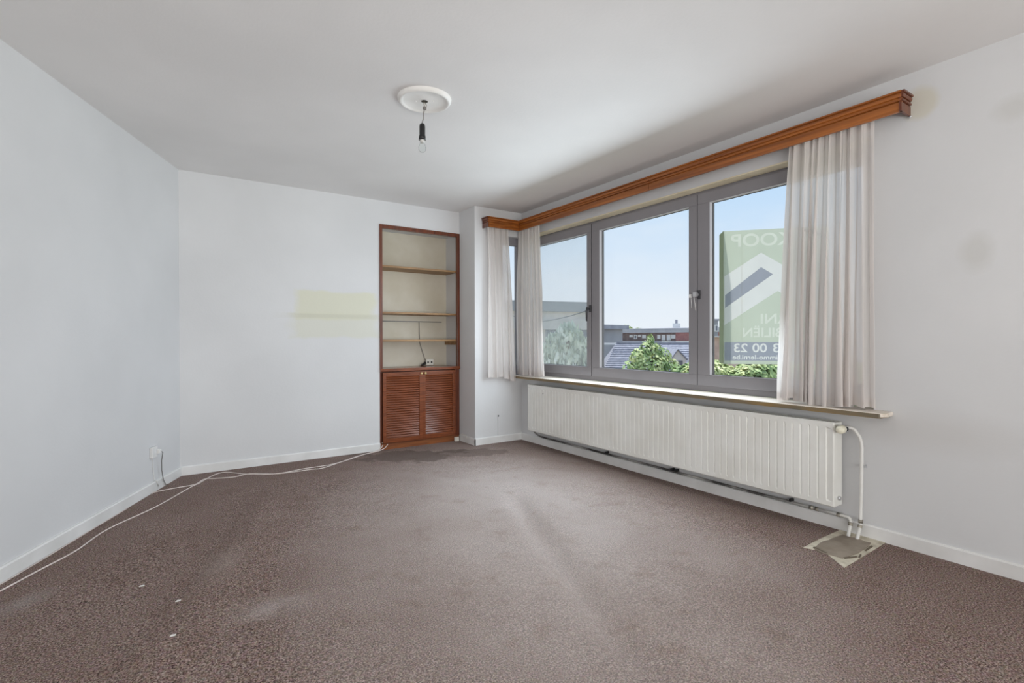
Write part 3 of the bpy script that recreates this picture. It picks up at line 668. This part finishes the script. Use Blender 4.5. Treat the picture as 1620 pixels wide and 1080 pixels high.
mat('cable_white', (226, 214, 208), .45, (210, 196, 190), scale=20)
def fcable(name, label, pts, r=.004):
    P = []
    n = len(pts)
    def cat(p0, p1, p2, p3, t): return tuple(.5*((2*b)+(-a+c)*t+(2*a-5*b+4*c-d)*t*t+(-a+3*b-3*c+d)*t**3) for a, b, c, d in zip(p0, p1, p2, p3))
    for i in range(n-1):
        for k in range(6): P.append(cat(pts[max(i-1, 0)], pts[i], pts[i+1], pts[min(i+2, n-1)], k/6))
    P.append(pts[-1])
    o = MB().tube([(q[0], q[1], (q[2] if len(q) > 2 else 0)+r+max(0, floor_h(q[0], q[1]))) for q in P], r, 8).build(name, 'cable_white')
    return tag(o, label, 'cable')
fcable('floor_cable', 'long white cable crossing the carpet beside the left wall to the cupboard',
    [(-1.05, 2.62, 0), (-.85, 2.93, 0), (-.658, 3.246, 0), (-.558, 3.424, 0), (-.438, 3.635, 0), (-.327, 3.938, 0), (-.098, 4.273, 0), (.115, 4.685, 0), (.181, 4.786, 0), (.255, 4.938, 0), (.332, 5.045, 0), (.403, 5.046, 0), (.51, 4.908, 0), (.665, 4.778, 0), (.81, 4.753, 0), (.974, 4.796, 0), (1.196, 4.809, 0), (1.396, 4.908, 0), (1.60, 5.05, 0), (1.76, 5.115, 0), (1.84, 5.13, .02), (1.88, 5.142, .055)])
fcable('floor_cable', 'shorter white cable leaving the left wall and twisting along the other cable',
    [(-.125, 4.66, 0), (-.10, 4.705, 0), (.033, 4.741, 0), (.15, 4.765, 0), (.223, 4.90, 0), (.30, 4.875, 0), (.432, 4.84, 0), (.558, 4.88, 0), (.758, 4.745, 0), (1.016, 4.735, 0), (1.12, 4.724, 0), (1.326, 4.866, 0), (1.56, 5.035, 0), (1.74, 5.127, 0), (1.80, 5.137, .02), (1.825, 5.142, .05)])
fcable('skirting_wire', 'thin white wire lying along the foot of the left baseboard', [lw(.85, .02, 0), lw(1.3, .02, 0), lw(1.7, .024, 0), lw(2.05, .02, 0)], .003)
mat('scrap_white', (232, 228, 224), .7)
for i, (px_, py_) in enumerate(((-.12, 2.95), (.02, 2.65), (.0, 2.32))):
    c = floor_h(px_, py_)+.002
    o = MB().prism([(px_-.010, py_-.004), (px_+.008, py_-.006), (px_+.011, py_+.003), (px_-.004, py_+.007)], c-.001, c+.002).build('lint_scrap', 'scrap_white')
    tag(o, ['tiny white lint scrap on the carpet, farthest of the three', 'tiny white lint scrap on the carpet, middle of the three', 'tiny white lint scrap on the carpet, nearest of the three'][i], 'lint', 'white scraps on the left of the carpet')

# ------------------------------------------------------------------ estate agent board outside the right pane
BD0, BD1 = 4.00, 3.835
bl, br = at(1144, 540, BD0), at(1296, 540, BD1)
ax = (br-bl); ax.z = 0; BWID = ax.length; ax.normalize(); nrm = Vector((-ax.y, ax.x, 0))     # nrm points outward
if nrm.x < 0: nrm = -nrm
zt, zb = at(1144, 366, BD0).z, at(1144, 575, BD0).z
def bpt(px, py, off):                                # px,py in board millimetre-like units: fraction of photo pixels -> metres
    k = BD0/FPX; return bl+ax*((px-1144)*k*.985)-nrm*off+Vector((0, 0, zt-bl.z-(py-366)*k))
def tmat(name, rgb, f=.6, see=.16):
    m = bpy.data.materials.new(name); m.use_nodes = True; MATS[name] = m; t = m.node_tree; t.nodes.remove(t.nodes['Principled BSDF']); out = t.nodes['Material Output']
    d = N(t, 'ShaderNodeBsdfDiffuse'); l = N(t, 'ShaderNodeBsdfTranslucent'); nz = N(t, 'ShaderNodeTexNoise'); nz.inputs['Scale'].default_value = 2.5
    r = N(t, 'ShaderNodeValToRGB'); r.color_ramp.elements[0].color = s2l(*[c-8 for c in rgb]); r.color_ramp.elements[1].color = s2l(*[min(255, c+6) for c in rgb]); t.links.new(nz.outputs['Fac'], r.inputs[0])
    t.links.new(r.outputs[0], d.inputs[0]); t.links.new(r.outputs[0], l.inputs[0])
    a = N(t, 'ShaderNodeMixShader'); a.inputs[0].default_value = f; t.links.new(d.outputs[0], a.inputs[1]); t.links.new(l.outputs[0], a.inputs[2]); x = N(t, 'ShaderNodeBsdfTransparent'); b = N(t, 'ShaderNodeMixShader'); b.inputs[0].default_value = see; t.links.new(a.outputs[0], b.inputs[1]); t.links.new(x.outputs[0], b.inputs[2]); t.links.new(b.outputs[0], out.inputs['Surface'])
tmat('board_green', (218, 226, 211), see=.02); tmat('board_pale', (246, 246, 246), see=0); tmat('board_grey', (176, 180, 194), see=0); tmat('board_edge', (196, 204, 182), see=0); tmat('board_text', (238, 242, 232), see=0); tmat('board_faint', (210, 220, 212)); tmat('board_sky', (200, 212, 206))
sign = thing('agent_board', (bl.x, bl.y, zb), 'pale green for-sale board outside the right window pane', 'sign')
def slab(pts, off, th, nm, m, parent=sign):
    f = [bpt(px, py, off) for px, py in pts]; g = [bpt(px, py, off-th) for px, py in pts]; n = len(pts)
    return MB().faces(f+g, [tuple(range(n)), tuple(range(2*n-1, n-1, -1))]+[(i, n+i, n+(i+1) % n, (i+1) % n) for i in range(n)]).build(nm, m, parent)
e0, e1 = at(1144, 540, BD0), at(1138, 540, 4.14)
d_ = (e1-e0); d_.z = 0
f = [e0+Vector((0, 0, z-e0.z)) for z in (zb, zt)]; g = [p+d_ for p in f]; th = d_.normalized().cross(Zv)*.006
MB().faces([f[0], f[1], g[1], g[0], f[0]+th, f[1]+th, g[1]+th, g[0]+th], [(0, 1, 2, 3), (7, 6, 5, 4), (0, 4, 5, 1), (1, 5, 6, 2), (2, 6, 7, 3), (3, 7, 4, 0)]).build('return_edge', 'board_edge', sign)
def text_loops(t, x, ybase, hpx, wfac=1.0):
    """outline loops of mirrored lettering (the board is read from the street) in board pixels"""
    cu = bpy.data.curves.new('lettering', 'FONT'); cu.body = t; cu.align_x = 'RIGHT'; cu.size = 1; cu.offset = .018
    o = bpy.data.objects.new('lettering', cu); COL.objects.link(o); bpy.context.view_layer.update()
    me = bpy.data.meshes.new_from_object(o.evaluated_get(bpy.context.evaluated_depsgraph_get())); COL.objects.unlink(o); bpy.data.objects.remove(o); bpy.data.curves.remove(cu)
    bm = bmesh.new(); bm.from_mesh(me); bmesh.ops.remove_doubles(bm, verts=bm.verts, dist=1e-5); bpy.data.meshes.remove(me)
    adj = {}
    for e in bm.edges:
        if len(e.link_faces) == 1:
            for a, b in ((e.verts[0], e.verts[1]), (e.verts[1], e.verts[0])): adj.setdefault(a, []).append(b)
    seen, loops, sc = set(), [], hpx/.69
    for v0 in adj:
        if v0 in seen: continue
        L = [v0]; seen.add(v0); v = v0
        while True:
            nx = [w for w in adj[v] if w not in seen]
            if not nx: break
            v = nx[0]; seen.add(v); L.append(v)
        loops.append([(x-w.co.x*sc*wfac, ybase-w.co.y*sc) for w in L])
    bm.free(); return loops
def sheet(nm, m, loops, parent=None, off=0.0, th=.004):
    cu = bpy.data.curves.new('sheet', 'CURVE'); cu.dimensions = '2D'; cu.fill_mode = 'BOTH'
    for L in loops:
        sp_ = cu.splines.new('POLY'); sp_.points.add(len(L)-1); sp_.use_cyclic_u = True
        for p_, (a, b) in zip(sp_.points, L): p_.co = (a, b, 0, 1)
    o = bpy.data.objects.new('sheet', cu); COL.objects.link(o); bpy.context.view_layer.update()
    me = bpy.data.meshes.new_from_object(o.evaluated_get(bpy.context.evaluated_depsgraph_get())); COL.objects.unlink(o); bpy.data.objects.remove(o); bpy.data.curves.remove(cu)
    vs = [bpt(v.co.x, v.co.y, off) for v in me.vertices]; fs = [tuple(p.vertices) for p in me.polygons]; bpy.data.meshes.remove(me)
    return MB().faces(vs, fs).build(nm, m, parent or sign)
emblem = [(1146, 437), (1200, 402), (1260, 441), (1290, 461), (1290, 505), (1224, 462), (1146, 514)]
bar = [(1147, 467), (1200, 424.5), (1217, 436), (1147, 487)]
band = [(1146, 541), (1293, 541), (1293, 570), (1146, 570)]
up_words = [('KOOP', 1156, 391, 19, 1.15), ('TE', 1249, 391, 19, 1.15), ('LERNI', 1198, 512, 15, 1.15), ('IMMOBILI\u00cbN', 1172, 533, 14, 1.05)]
lo_words = [('23', 1159, 556.5, 13, 1.15), ('00', 1187, 556.5, 13, 1.15), ('23', 1216, 556.5, 13, 1.15), ('immo-lerni.be', 1158, 568, 7, 1.15)]
UL = [text_loops(*w) for w in up_words]; LL = [text_loops(*w) for w in lo_words]
panel = sheet('panel', 'board_green', [[(1144, 366), (1295, 366), (1295, 575.5), (1144, 575.5)], emblem, band]+[l for w in UL for l in w])
sheet('roof_emblem', 'board_pale', [emblem, bar]); sheet('roof_bar', 'board_grey', [bar])
sheet('number_band', 'board_grey', [band]+[l for w in LL for l in w])
for w in UL: sheet('lettering', 'board_text', w, panel)
for w in LL: sheet('lettering', 'board_pale', w, panel)
mat('bracket_metal', (150, 152, 150), .4, metal=.6)
q0, q1 = bpt(1290, 380, -.004), bpt(1290, 560, -.004)
for q in (q0, q1):
    MB().tube([q, (XR+.29, q.y-.02, q.z)], .012, 8).build('bracket', 'bracket_metal', sign)

# ------------------------------------------------------------------ outdoors
GZ = -5.6
mat('lawn', (110, 122, 84), .9, (140, 132, 108), scale=.3)
g = MB().faces([(XR+.4, -60, GZ), (160, -60, GZ), (160, 200, GZ), (XR+.4, 200, GZ)], [(0, 1, 2, 3)]).build('ground', 'lawn'); g['kind'] = 'structure'
mat('concrete_pale', (222, 216, 212), .85, (204, 198, 194), scale=1.5)
mat('concrete_grey', (168, 168, 172), .85, (152, 152, 156), scale=1.2)
mat('render_grey', (180, 180, 184), .85, (160, 160, 166), scale=.8)
mat('roof_grey', (172, 172, 180), .8, (152, 152, 162), scale=2)
mat('brick_brown', (140, 122, 118), .85, (118, 102, 100), scale=5)
mat('brick_red', (186, 138, 134), .85, (170, 120, 118), scale=5)
mat('brick_buff', (232, 222, 214), .85, (206, 198, 192), scale=2.2, detail=6)
mat('white_wall', (236, 234, 230), .8, (226, 224, 220), scale=2)
mat('dark_glass', (120, 124, 134), .15)
mat('blind_white', (228, 228, 230), .6)
mat('slate', (160, 162, 176), .8, (138, 140, 154), scale=6)
mat('pot_clay', (150, 108, 88), .8)
def hp(u, D): p = at(u, 540, D); return Vector((p.x, p.y, 0))
def zat(v, D): return at(810, v, D).z
class Facade:
    def __init__(s, a, b, root): s.a, s.b, s.root = a, b, root; s.t = (b-a).normalized(); s.L = (b-a).length; s.n = Vector((s.t.y, -s.t.x, 0)); s.n = s.n if s.n.dot(a) < 0 else -s.n   # outward to viewer
    def box(s, nm, m, x0, x1, z0, z1, out, depth, parent=None):
        vs = []
        for z in (z0, z1):
            for x, d in ((x0, out), (x1, out), (x1, out-depth), (x0, out-depth)): vs.append(s.a+s.t*x+s.n*d+Vector((0, 0, z)))
        return MB().faces(vs, [(0, 3, 2, 1), (4, 5, 6, 7), (0, 1, 5, 4), (1, 2, 6, 5), (2, 3, 7, 6), (3, 0, 4, 7)]).build(nm, m, parent or s.root)
    def window(s, x0, x1, z0, z1, m='dark_glass', fm='white_wall'):
        w = s.box('window', fm, x0, x1, z0, z1, .04, .10); s.box('pane', m, x0+.06, x1-.06, z0+.06, z1-.06, .05, .05, w)
# A: big flat-roofed building seen in the left pane
a, b = hp(800, 17.0), hp(944, 18.2)
r = thing('flat_roof_building', (a.x, a.y, GZ), 'pale brick and concrete flat-roofed building seen through the left pane', 'building')
Fd = Facade(a, b, r); zA = zat(477, 17.6)
Fd.box('wall', 'brick_buff', 0, Fd.L, GZ, zA-.35, 0, 9)
Fd.box('roof_band', 'concrete_grey', -.1, Fd.L+.1, zA-.35, zA, .12, 9.2)
Fd.box('concrete_band', 'concrete_pale', 0, Fd.L, zat(516, 17.6)-.12, zat(510, 17.6)+.12, .10, .3)
for i in range(3): Fd.window(.4+i*1.05, 1.2+i*1.05, -1.0, zat(518, 17.6), 'dark_glass', 'concrete_grey')
for i in range(3): Fd.window(.4+i*1.05, 1.2+i*1.05, -4.2, -2.4, 'dark_glass', 'concrete_grey')
# B: grey rendered block
a, b = hp(925, 30), hp(985, 32)
r = thing('grey_block', (a.x, a.y, GZ), 'grey rendered block with flat roof and chimney behind the slate roof', 'building')
Fd = Facade(a, b, r); zB = zat(514, 31)
Fd.box('wall', 'render_grey', 0, Fd.L, GZ, zB-.25, 0, 8); Fd.box('roof_slab', 'roof_grey', -.2, Fd.L+.25, zB-.25, zB, .3, 8.5)
ch = Fd.box('chimney', 'concrete_grey', 1.25, 1.72, zB, zB+.22, -1, .6); Fd.box('chimney_cap', 'roof_grey', 1.08, 1.9, zB+.22, zB+.32, -.9, .8, ch)
Fd.box('vent', 'roof_grey', .95, 1.12, zB, zB+.30, -1, .2)
Fd.window(.4, 1.0, -1.5, -.4)
# C: long low building
a, b = hp(980, 38), hp(1180, 33)
r = thing('long_building', (a.x, a.y, GZ), 'long low brown and red brick building with grey roof edge', 'building')
Fd = Facade(a, b, r); zc1 = zat(527.5, 38); zc0 = zat(527.5, 33)
def fx(u):                                           # distance along the facade under a photo column
    lo, hi = 0, Fd.L
    for _ in range(40):
        m_ = (lo+hi)/2; p = Fd.a+Fd.t*m_-Vector((0, 0, 0)); q = p-Vector((0, 0, CAMZ)); uu = 810+FPX*q.dot(Rv)/q.dot(Fv)
        if uu < u: lo = m_
        else: hi = m_
    return lo
zC = zat(526.5, 36)
Fd.box('brown_wall', 'brick_brown', 0, fx(1069), GZ, zC, 0, 7); Fd.box('red_wall', 'brick_red', fx(1069), Fd.L, GZ, zC, .02, 7)
Fd.box('fascia', 'concrete_grey', -.2, Fd.L, zC, zC+.30, .5, 8)
ra, rb = -.2, Fd.L
vs = [Fd.a+Fd.t*x+Fd.n*d+Vector((0, 0, z)) for x, d, z in ((ra, .5, zC+.30), (rb, .5, zC+.30), (rb, -7, zC+.55), (ra+3, -7, zC+.40))]
MB().faces(vs, [(0, 1, 2, 3)]).build('roof', 'roof_grey', r)
zw0, zw1 = zat(536.5, 36), zat(528, 36)
for (u0, u1, d0) in ((996, 1001, .25), (1003, 1008, 0), (1009.5, 1014, .3), (1016, 1022, .1), (1040, 1045, 0), (1047, 1053, -.2), (1055, 1061, -.2), (1062, 1068.5, .05), (1092, 1098, 0)):
    Fd.window(fx(u0), fx(u1), zw0+d0*.5, zw1-.08, 'blind_white' if u0 != 1003 else 'dark_glass')
xx = fx(1057); ch = Fd.box('chimney', 'white_wall', xx-.15, xx+.25, zC+.3, zC+.68, -1.5, .5); Fd.box('chimney_pot', 'roof_grey', xx, xx+.12, zC+.68, zC+.95, -1.6, .2, ch)
Fd.box('roof_box', 'roof_grey', fx(1084), fx(1100), zC+.3, zC+.8, -2.5, 2)
Fd.box('parapet', 'white_wall', -.3, Fd.L, GZ, zat(541, 35.5)+.05, 1.6, 1.6)
# D: slate-roofed houses
def slate_house(name, label, u0, u1, D, vr, ve, run, hipl=0):
    a, b = hp(u0, D), hp(u1, D*.985); zr = zat(vr, D); r = thing(name, (a.x, a.y, GZ), label, 'house'); fd = Facade(a, b, r)
    rise = run*.62; ze = zr-rise
    fd.box('wall', 'white_wall', .2, fd.L-.2, GZ, ze, run-.3, 2*run-.6)
    n = 22; mb = MB()
    for k in range(n):
        t0, t1 = k/n, (k+1)/n
        p = []
        for t, lift in ((t0, .0), (t1, .035)):
            x0 = hipl*(1-t)
            p += [fd.a+fd.t*x0+fd.n*(run*t)+Vector((0, 0, zr-rise*t+lift)), fd.a+fd.t*fd.L+fd.n*(run*t)+Vector((0, 0, zr-rise*t+lift))]
        mb.faces([p[0], p[1], p[3], p[2], p[2]-Vector((0, 0, .04)), p[3]-Vector((0, 0, .04))], [(0, 1, 2, 3), (3, 2, 5, 4)])
    mb.faces([fd.a+fd.t*hipl+Vector((0, 0, zr)), fd.b+Vector((0, 0, zr)), fd.b-fd.n*run+Vector((0, 0, ze)), fd.a-fd.n*run+Vector((0, 0, ze)), fd.a+fd.n*run+Vector((0, 0, ze))], [(0, 1, 2, 3), (0, 3, 4)])
    mb.build('roof', 'slate', r)
    fd.box('ridge', 'roof_grey', hipl, fd.L, zr-.02, zr+.07, .1, .2)
    return fd, zr, ze
fd, zr, ze = slate_house('slate_house', 'house with broad grey slate roof left of the leafy tree', 940, 1046, 21, 542.5, 0, 2.4, .9)
fd.box('parapet', 'white_wall', 0, fd.L, zr-.10, zr-.02, -2.0, .3)
fd, zr, ze = slate_house('slate_house', 'house with slate roof and white dormer right of the leafy tree', 1036, 1150, 27, 543.5, 0, 3.0)
# white dormer gable
rt = fd.root
def fxo(u, out):
    lo, hi = -2, fd.L
    for _ in range(40):
        m_ = (lo+hi)/2; q = fd.a+fd.t*m_+fd.n*out-Vector((0, 0, CAMZ))
        if 810+FPX*q.dot(Rv)/q.dot(Fv) < u: lo = m_
        else: hi = m_
    return lo
def gab(x, o, z): return fd.a+fd.t*x+fd.n*o+Vector((0, 0, z))
o1, o2 = 2.6, .6; zg = zat(554, 24.4); x0, x1, xm = fxo(1063, o1), fxo(1085, o1), fxo(1072, o1)
mb = MB()
P1 = [gab(x0, o1, zg-1.5), gab(x1, o1, zg-1.5), gab(x1, o1, zg-.42), gab(xm, o1, zg-.02), gab(x0, o1, zg-.42)]; P2 = [p-fd.n*(o1-o2) for p in P1]
mb.faces(P1+P2, [(0, 1, 2, 3, 4), (9, 8, 7, 6, 5)]+[(i, 5+i, 5+(i+1) % 5, (i+1) % 5) for i in range(5)]); dm = mb.build('dormer', 'white_wall', rt)
mb = MB()
for s0, s1 in ((x0-.08, xm), (x1+.08, xm)):
    zl_ = zg-.50
    q = [gab(s0, o1+.08, zl_), gab(s1, o1+.08, zg), gab(s1, o2, zg), gab(s0, o2, zl_)]; mb.faces(q+[p+Vector((0, 0, .06)) for p in q], [(0, 1, 2, 3), (7, 6, 5, 4), (0, 4, 5, 1), (1, 5, 6, 2), (2, 6, 7, 3), (3, 7, 4, 0)])
mb.build('dormer_roof', 'slate', dm)
fd.box('dormer_window', 'dark_glass', fxo(1073, o1), fxo(1080, o1), zg-1.0, zg-.5, o1+.02, .05, dm)
ch = fd.box('chimney', 'pot_clay', fxo(1063, 0), fxo(1069, 0), zr-.4, zr+.05, -.1, .4); fd.box('chimney_cap', 'roof_grey', fxo(1062.5, 0), fxo(1069.5, 0), zr+.05, zr+.11, -.06, .48, ch)
# G: tower block chimney and brick house right
a, b = hp(1118, 30), hp(1143, 30); r = thing('grey_tower', (a.x, a.y, GZ), 'grey brick tower beside the sale board in the right pane', 'building'); Fd = Facade(a, b, r)
zt_ = zat(505, 30); Fd.box('wall', 'concrete_grey', 0, Fd.L*.72, GZ, zt_, 0, 1.2); Fd.box('cap', 'roof_grey', -.05, Fd.L*.72+.05, zt_-.12, zt_, .05, 1.3)
for k in range(2): Fd.window(.15+k*.3, .38+k*.3, zt_-.75, zt_-.35)
a, b = hp(1112, 18.5), hp(1330, 16.5); r = thing('brick_house', (a.x, a.y, GZ), 'low brick house behind the bushes in the right pane', 'house'); Fd = Facade(a, b, r)
mat('brick_pink', (214, 186, 174), .85, (196, 166, 154), scale=4)
Fd.box('wall', 'brick_pink', 0, Fd.L, GZ, zat(534, 17.8), 0, 5); Fd.box('roof_edge', 'concrete_pale', -.1, Fd.L+.1, zat(534, 17.8), zat(532, 17.8), .2, 5.3)
for i in range(5): Fd.window(.3+i*1.3, 1.0+i*1.3, -4.2, -2.6)

# trees and shrubs
def leaf_mat(name, c1, c2, c3):
    m = bpy.data.materials.new(name); m.use_nodes = True; MATS[name] = m; t = m.node_tree; b = t.nodes['Principled BSDF']; b.inputs['Roughness'].default_value = .6
    b.inputs['Specular IOR Level'].default_value = .2
    c = N(t, 'ShaderNodeTexCoord'); nz = N(t, 'ShaderNodeTexNoise'); nz.inputs['Scale'].default_value = 5; nz.inputs['Detail'].default_value = 4; t.links.new(c.outputs['Object'], nz.inputs['Vector'])
    r = N(t, 'ShaderNodeValToRGB'); E_ = r.color_ramp.elements; E_[0].position = .32; E_[0].color = s2l(*c1); E_[1].position = .68; E_[1].color = s2l(*c3); q = E_.new(.5); q.color = s2l(*c2)
    t.links.new(nz.outputs['Fac'], r.inputs[0]); t.links.new(r.outputs[0], b.inputs['Base Color'])
leaf_mat('leaf_green', (120, 150, 100), (172, 192, 134), (222, 226, 172)); leaf_mat('leaf_hazed', (150, 162, 146), (194, 204, 184), (232, 236, 222)); leaf_mat('leaf_bright', (146, 168, 112), (196, 208, 148), (234, 236, 190))  # palest leaves: haze of the left pane is put into their colour
mat('bark', (92, 76, 62), .9, (70, 58, 48), scale=8)
def tree(name, label, c, blobs, n, size, m, seed, cat='tree', up=0.0):
    rnd = random.Random(seed); vs, fs = [], []
    tot = sum(b[3]*b[4] for b in blobs)
    for bx_, by_, bz, rx, rz in blobs:
        for _ in range(int(n*rx*rz/tot)):
            d = Vector((rnd.gauss(0, 1), rnd.gauss(0, 1), rnd.gauss(0, 1))).normalized(); k = rnd.uniform(.55, 1)**.5
            p = Vector(c)+Vector((bx_+d.x*rx*k, by_+d.y*rx*k, bz+d.z*rz*k))
            nn = (d+Vector((rnd.uniform(-.7, .7), rnd.uniform(-.7, .7), rnd.uniform(-.2, .9)))).normalized(); a = nn.orthogonal().normalized(); a = (a*math.cos(7*k)+nn.cross(a)*math.sin(9*k)).normalized()
            if up: a = (a*(1-up)+Vector((0, 0, 1))*up).normalized(); 
            bb_ = nn.cross(a).normalized(); s = size*rnd.uniform(.6, 1.3); k0 = len(vs)
            vs += [p-a*s, p+bb_*s*.45, p+a*s, p-bb_*s*.45]; fs.append((k0, k0+1, k0+2, k0+3))
    r = thing(name, (c[0], c[1], GZ), label, cat)
    me = MB(); me.faces(vs, fs); me.build('crown', m, r)
    mb = MB(); top = max(b[2] for b in blobs)
    mb.tube([(c[0], c[1], GZ-.05), (c[0]+.05, c[1], (GZ+c[2])/2), (c[0], c[1]+.03, c[2]+top*.6)], [.14, .10, .03], 8)
    for i in range(5):
        b = blobs[i % len(blobs)]; mb.tube([(c[0], c[1], lerp(GZ, c[2], .6)), (c[0]+b[0]*.7, c[1]+b[1]*.7, c[2]+b[2]*.8)], [.05, .015], 6)
    mb.build('trunk', 'bark', r)
def treeat(name, label, u, vtop, D, blobs, n, size, m, seed, cat='tree', up=0):
    p = at(u, vtop, D); tree(name, label, (p.x, p.y, p.z), blobs, n, size, m, seed, cat, up)
K = 12/FPX
cone = [(0, 0, -.16, .09, .18), (-.05, 0, -.36, .22, .24), (.1, 0, -.40, .22, .22), (-.28, .1, -.52, .22, .2), (.30, -.1, -.50, .22, .2), (0, 0, -.72, .46, .34), (-.35, .2, -.85, .28, .3), (.42, -.2, -.85, .30, .3), (-.1, 0, -1.2, .75, .45), (.5, -.3, -1.2, .35, .35), (-.55, .3, -1.3, .3, .35), (0, 0, -1.8, .9, .6)]
treeat('leafy_tree', 'bushy pointed green tree in the middle window pane', 1029, 529, 12, cone, 7000, .055, 'leaf_green', 1, up=.25)
treeat('pale_tree', 'pale feathery conifer-like tree seen through the veiled left pane', 900, 514, 9, [(0, 0, -.35, .30, .40), (-.22, .15, -.5, .22, .35), (.2, -.15, -.55, .2, .35), (0, 0, -.85, .46, .5), (-.1, 0, -1.5, .6, .7)], 5000, .06, 'leaf_hazed', 2, up=.75)
for i, (u, v, D, s, lab) in enumerate(((1122, 567, 8.4, .38, 'green shrub at the left corner of the right pane'), (1197, 568, 8.0, .38, 'green shrub below the middle of the sale board'), (1273, 567, 8.2, .38, 'green shrub behind the foot of the right curtain'), (1092, 574, 10.2, .26, 'pale green shrub in the lower right of the middle pane'), (962, 588, 14, .30, 'low shrub at the lower left of the middle pane'))):
    treeat('garden_shrub', lab, u, v, D, [(0, 0, -s*.8, s, s*.8), (s*.5, -.15, -s, s*.6, s*.8), (-s*.5, .15, -s*1.1, s*.6, s*.8), (0, 0, -s*2.2, s*1.05, s*1.3)], 6500, .055, 'leaf_green' if i % 2 else 'leaf_bright', 20+i, 'shrub')
treeat('distant_tree', 'round yellow-green treetop beyond the long building', 990, 513.5, 58, [(0, 0, -.5, .7, .5), (.6, 0, -.7, .6, .45), (-.4, 0, -.9, .9, .6), (0, 0, -1.8, 1.2, .9)], 900, .22, 'leaf_bright', 31)
treeat('distant_tree', 'dark green treetop just right of the yellow-green one', 1008, 519, 62, [(0, 0, -.4, 1.0, .4), (1.2, 0, -.5, .6, .35), (0, 0, -1.6, 1.4, .9)], 700, .22, 'leaf_green', 32)
# overhead wire from the flat-roofed building to the outside of the window frame
q = Vector((FX+.08, 3.745, 1.470)); p = at(800, 490, 16.9)
tag(MB().tube([tuple(lerp(p, q, k/10)-Vector((0, 0, .25*4*(k/10)*(1-k/10)))) for k in range(11)], .006, 6).build('overhead_wire', 'metal_dark'), 'dark overhead wire crossing the left pane', 'wire')
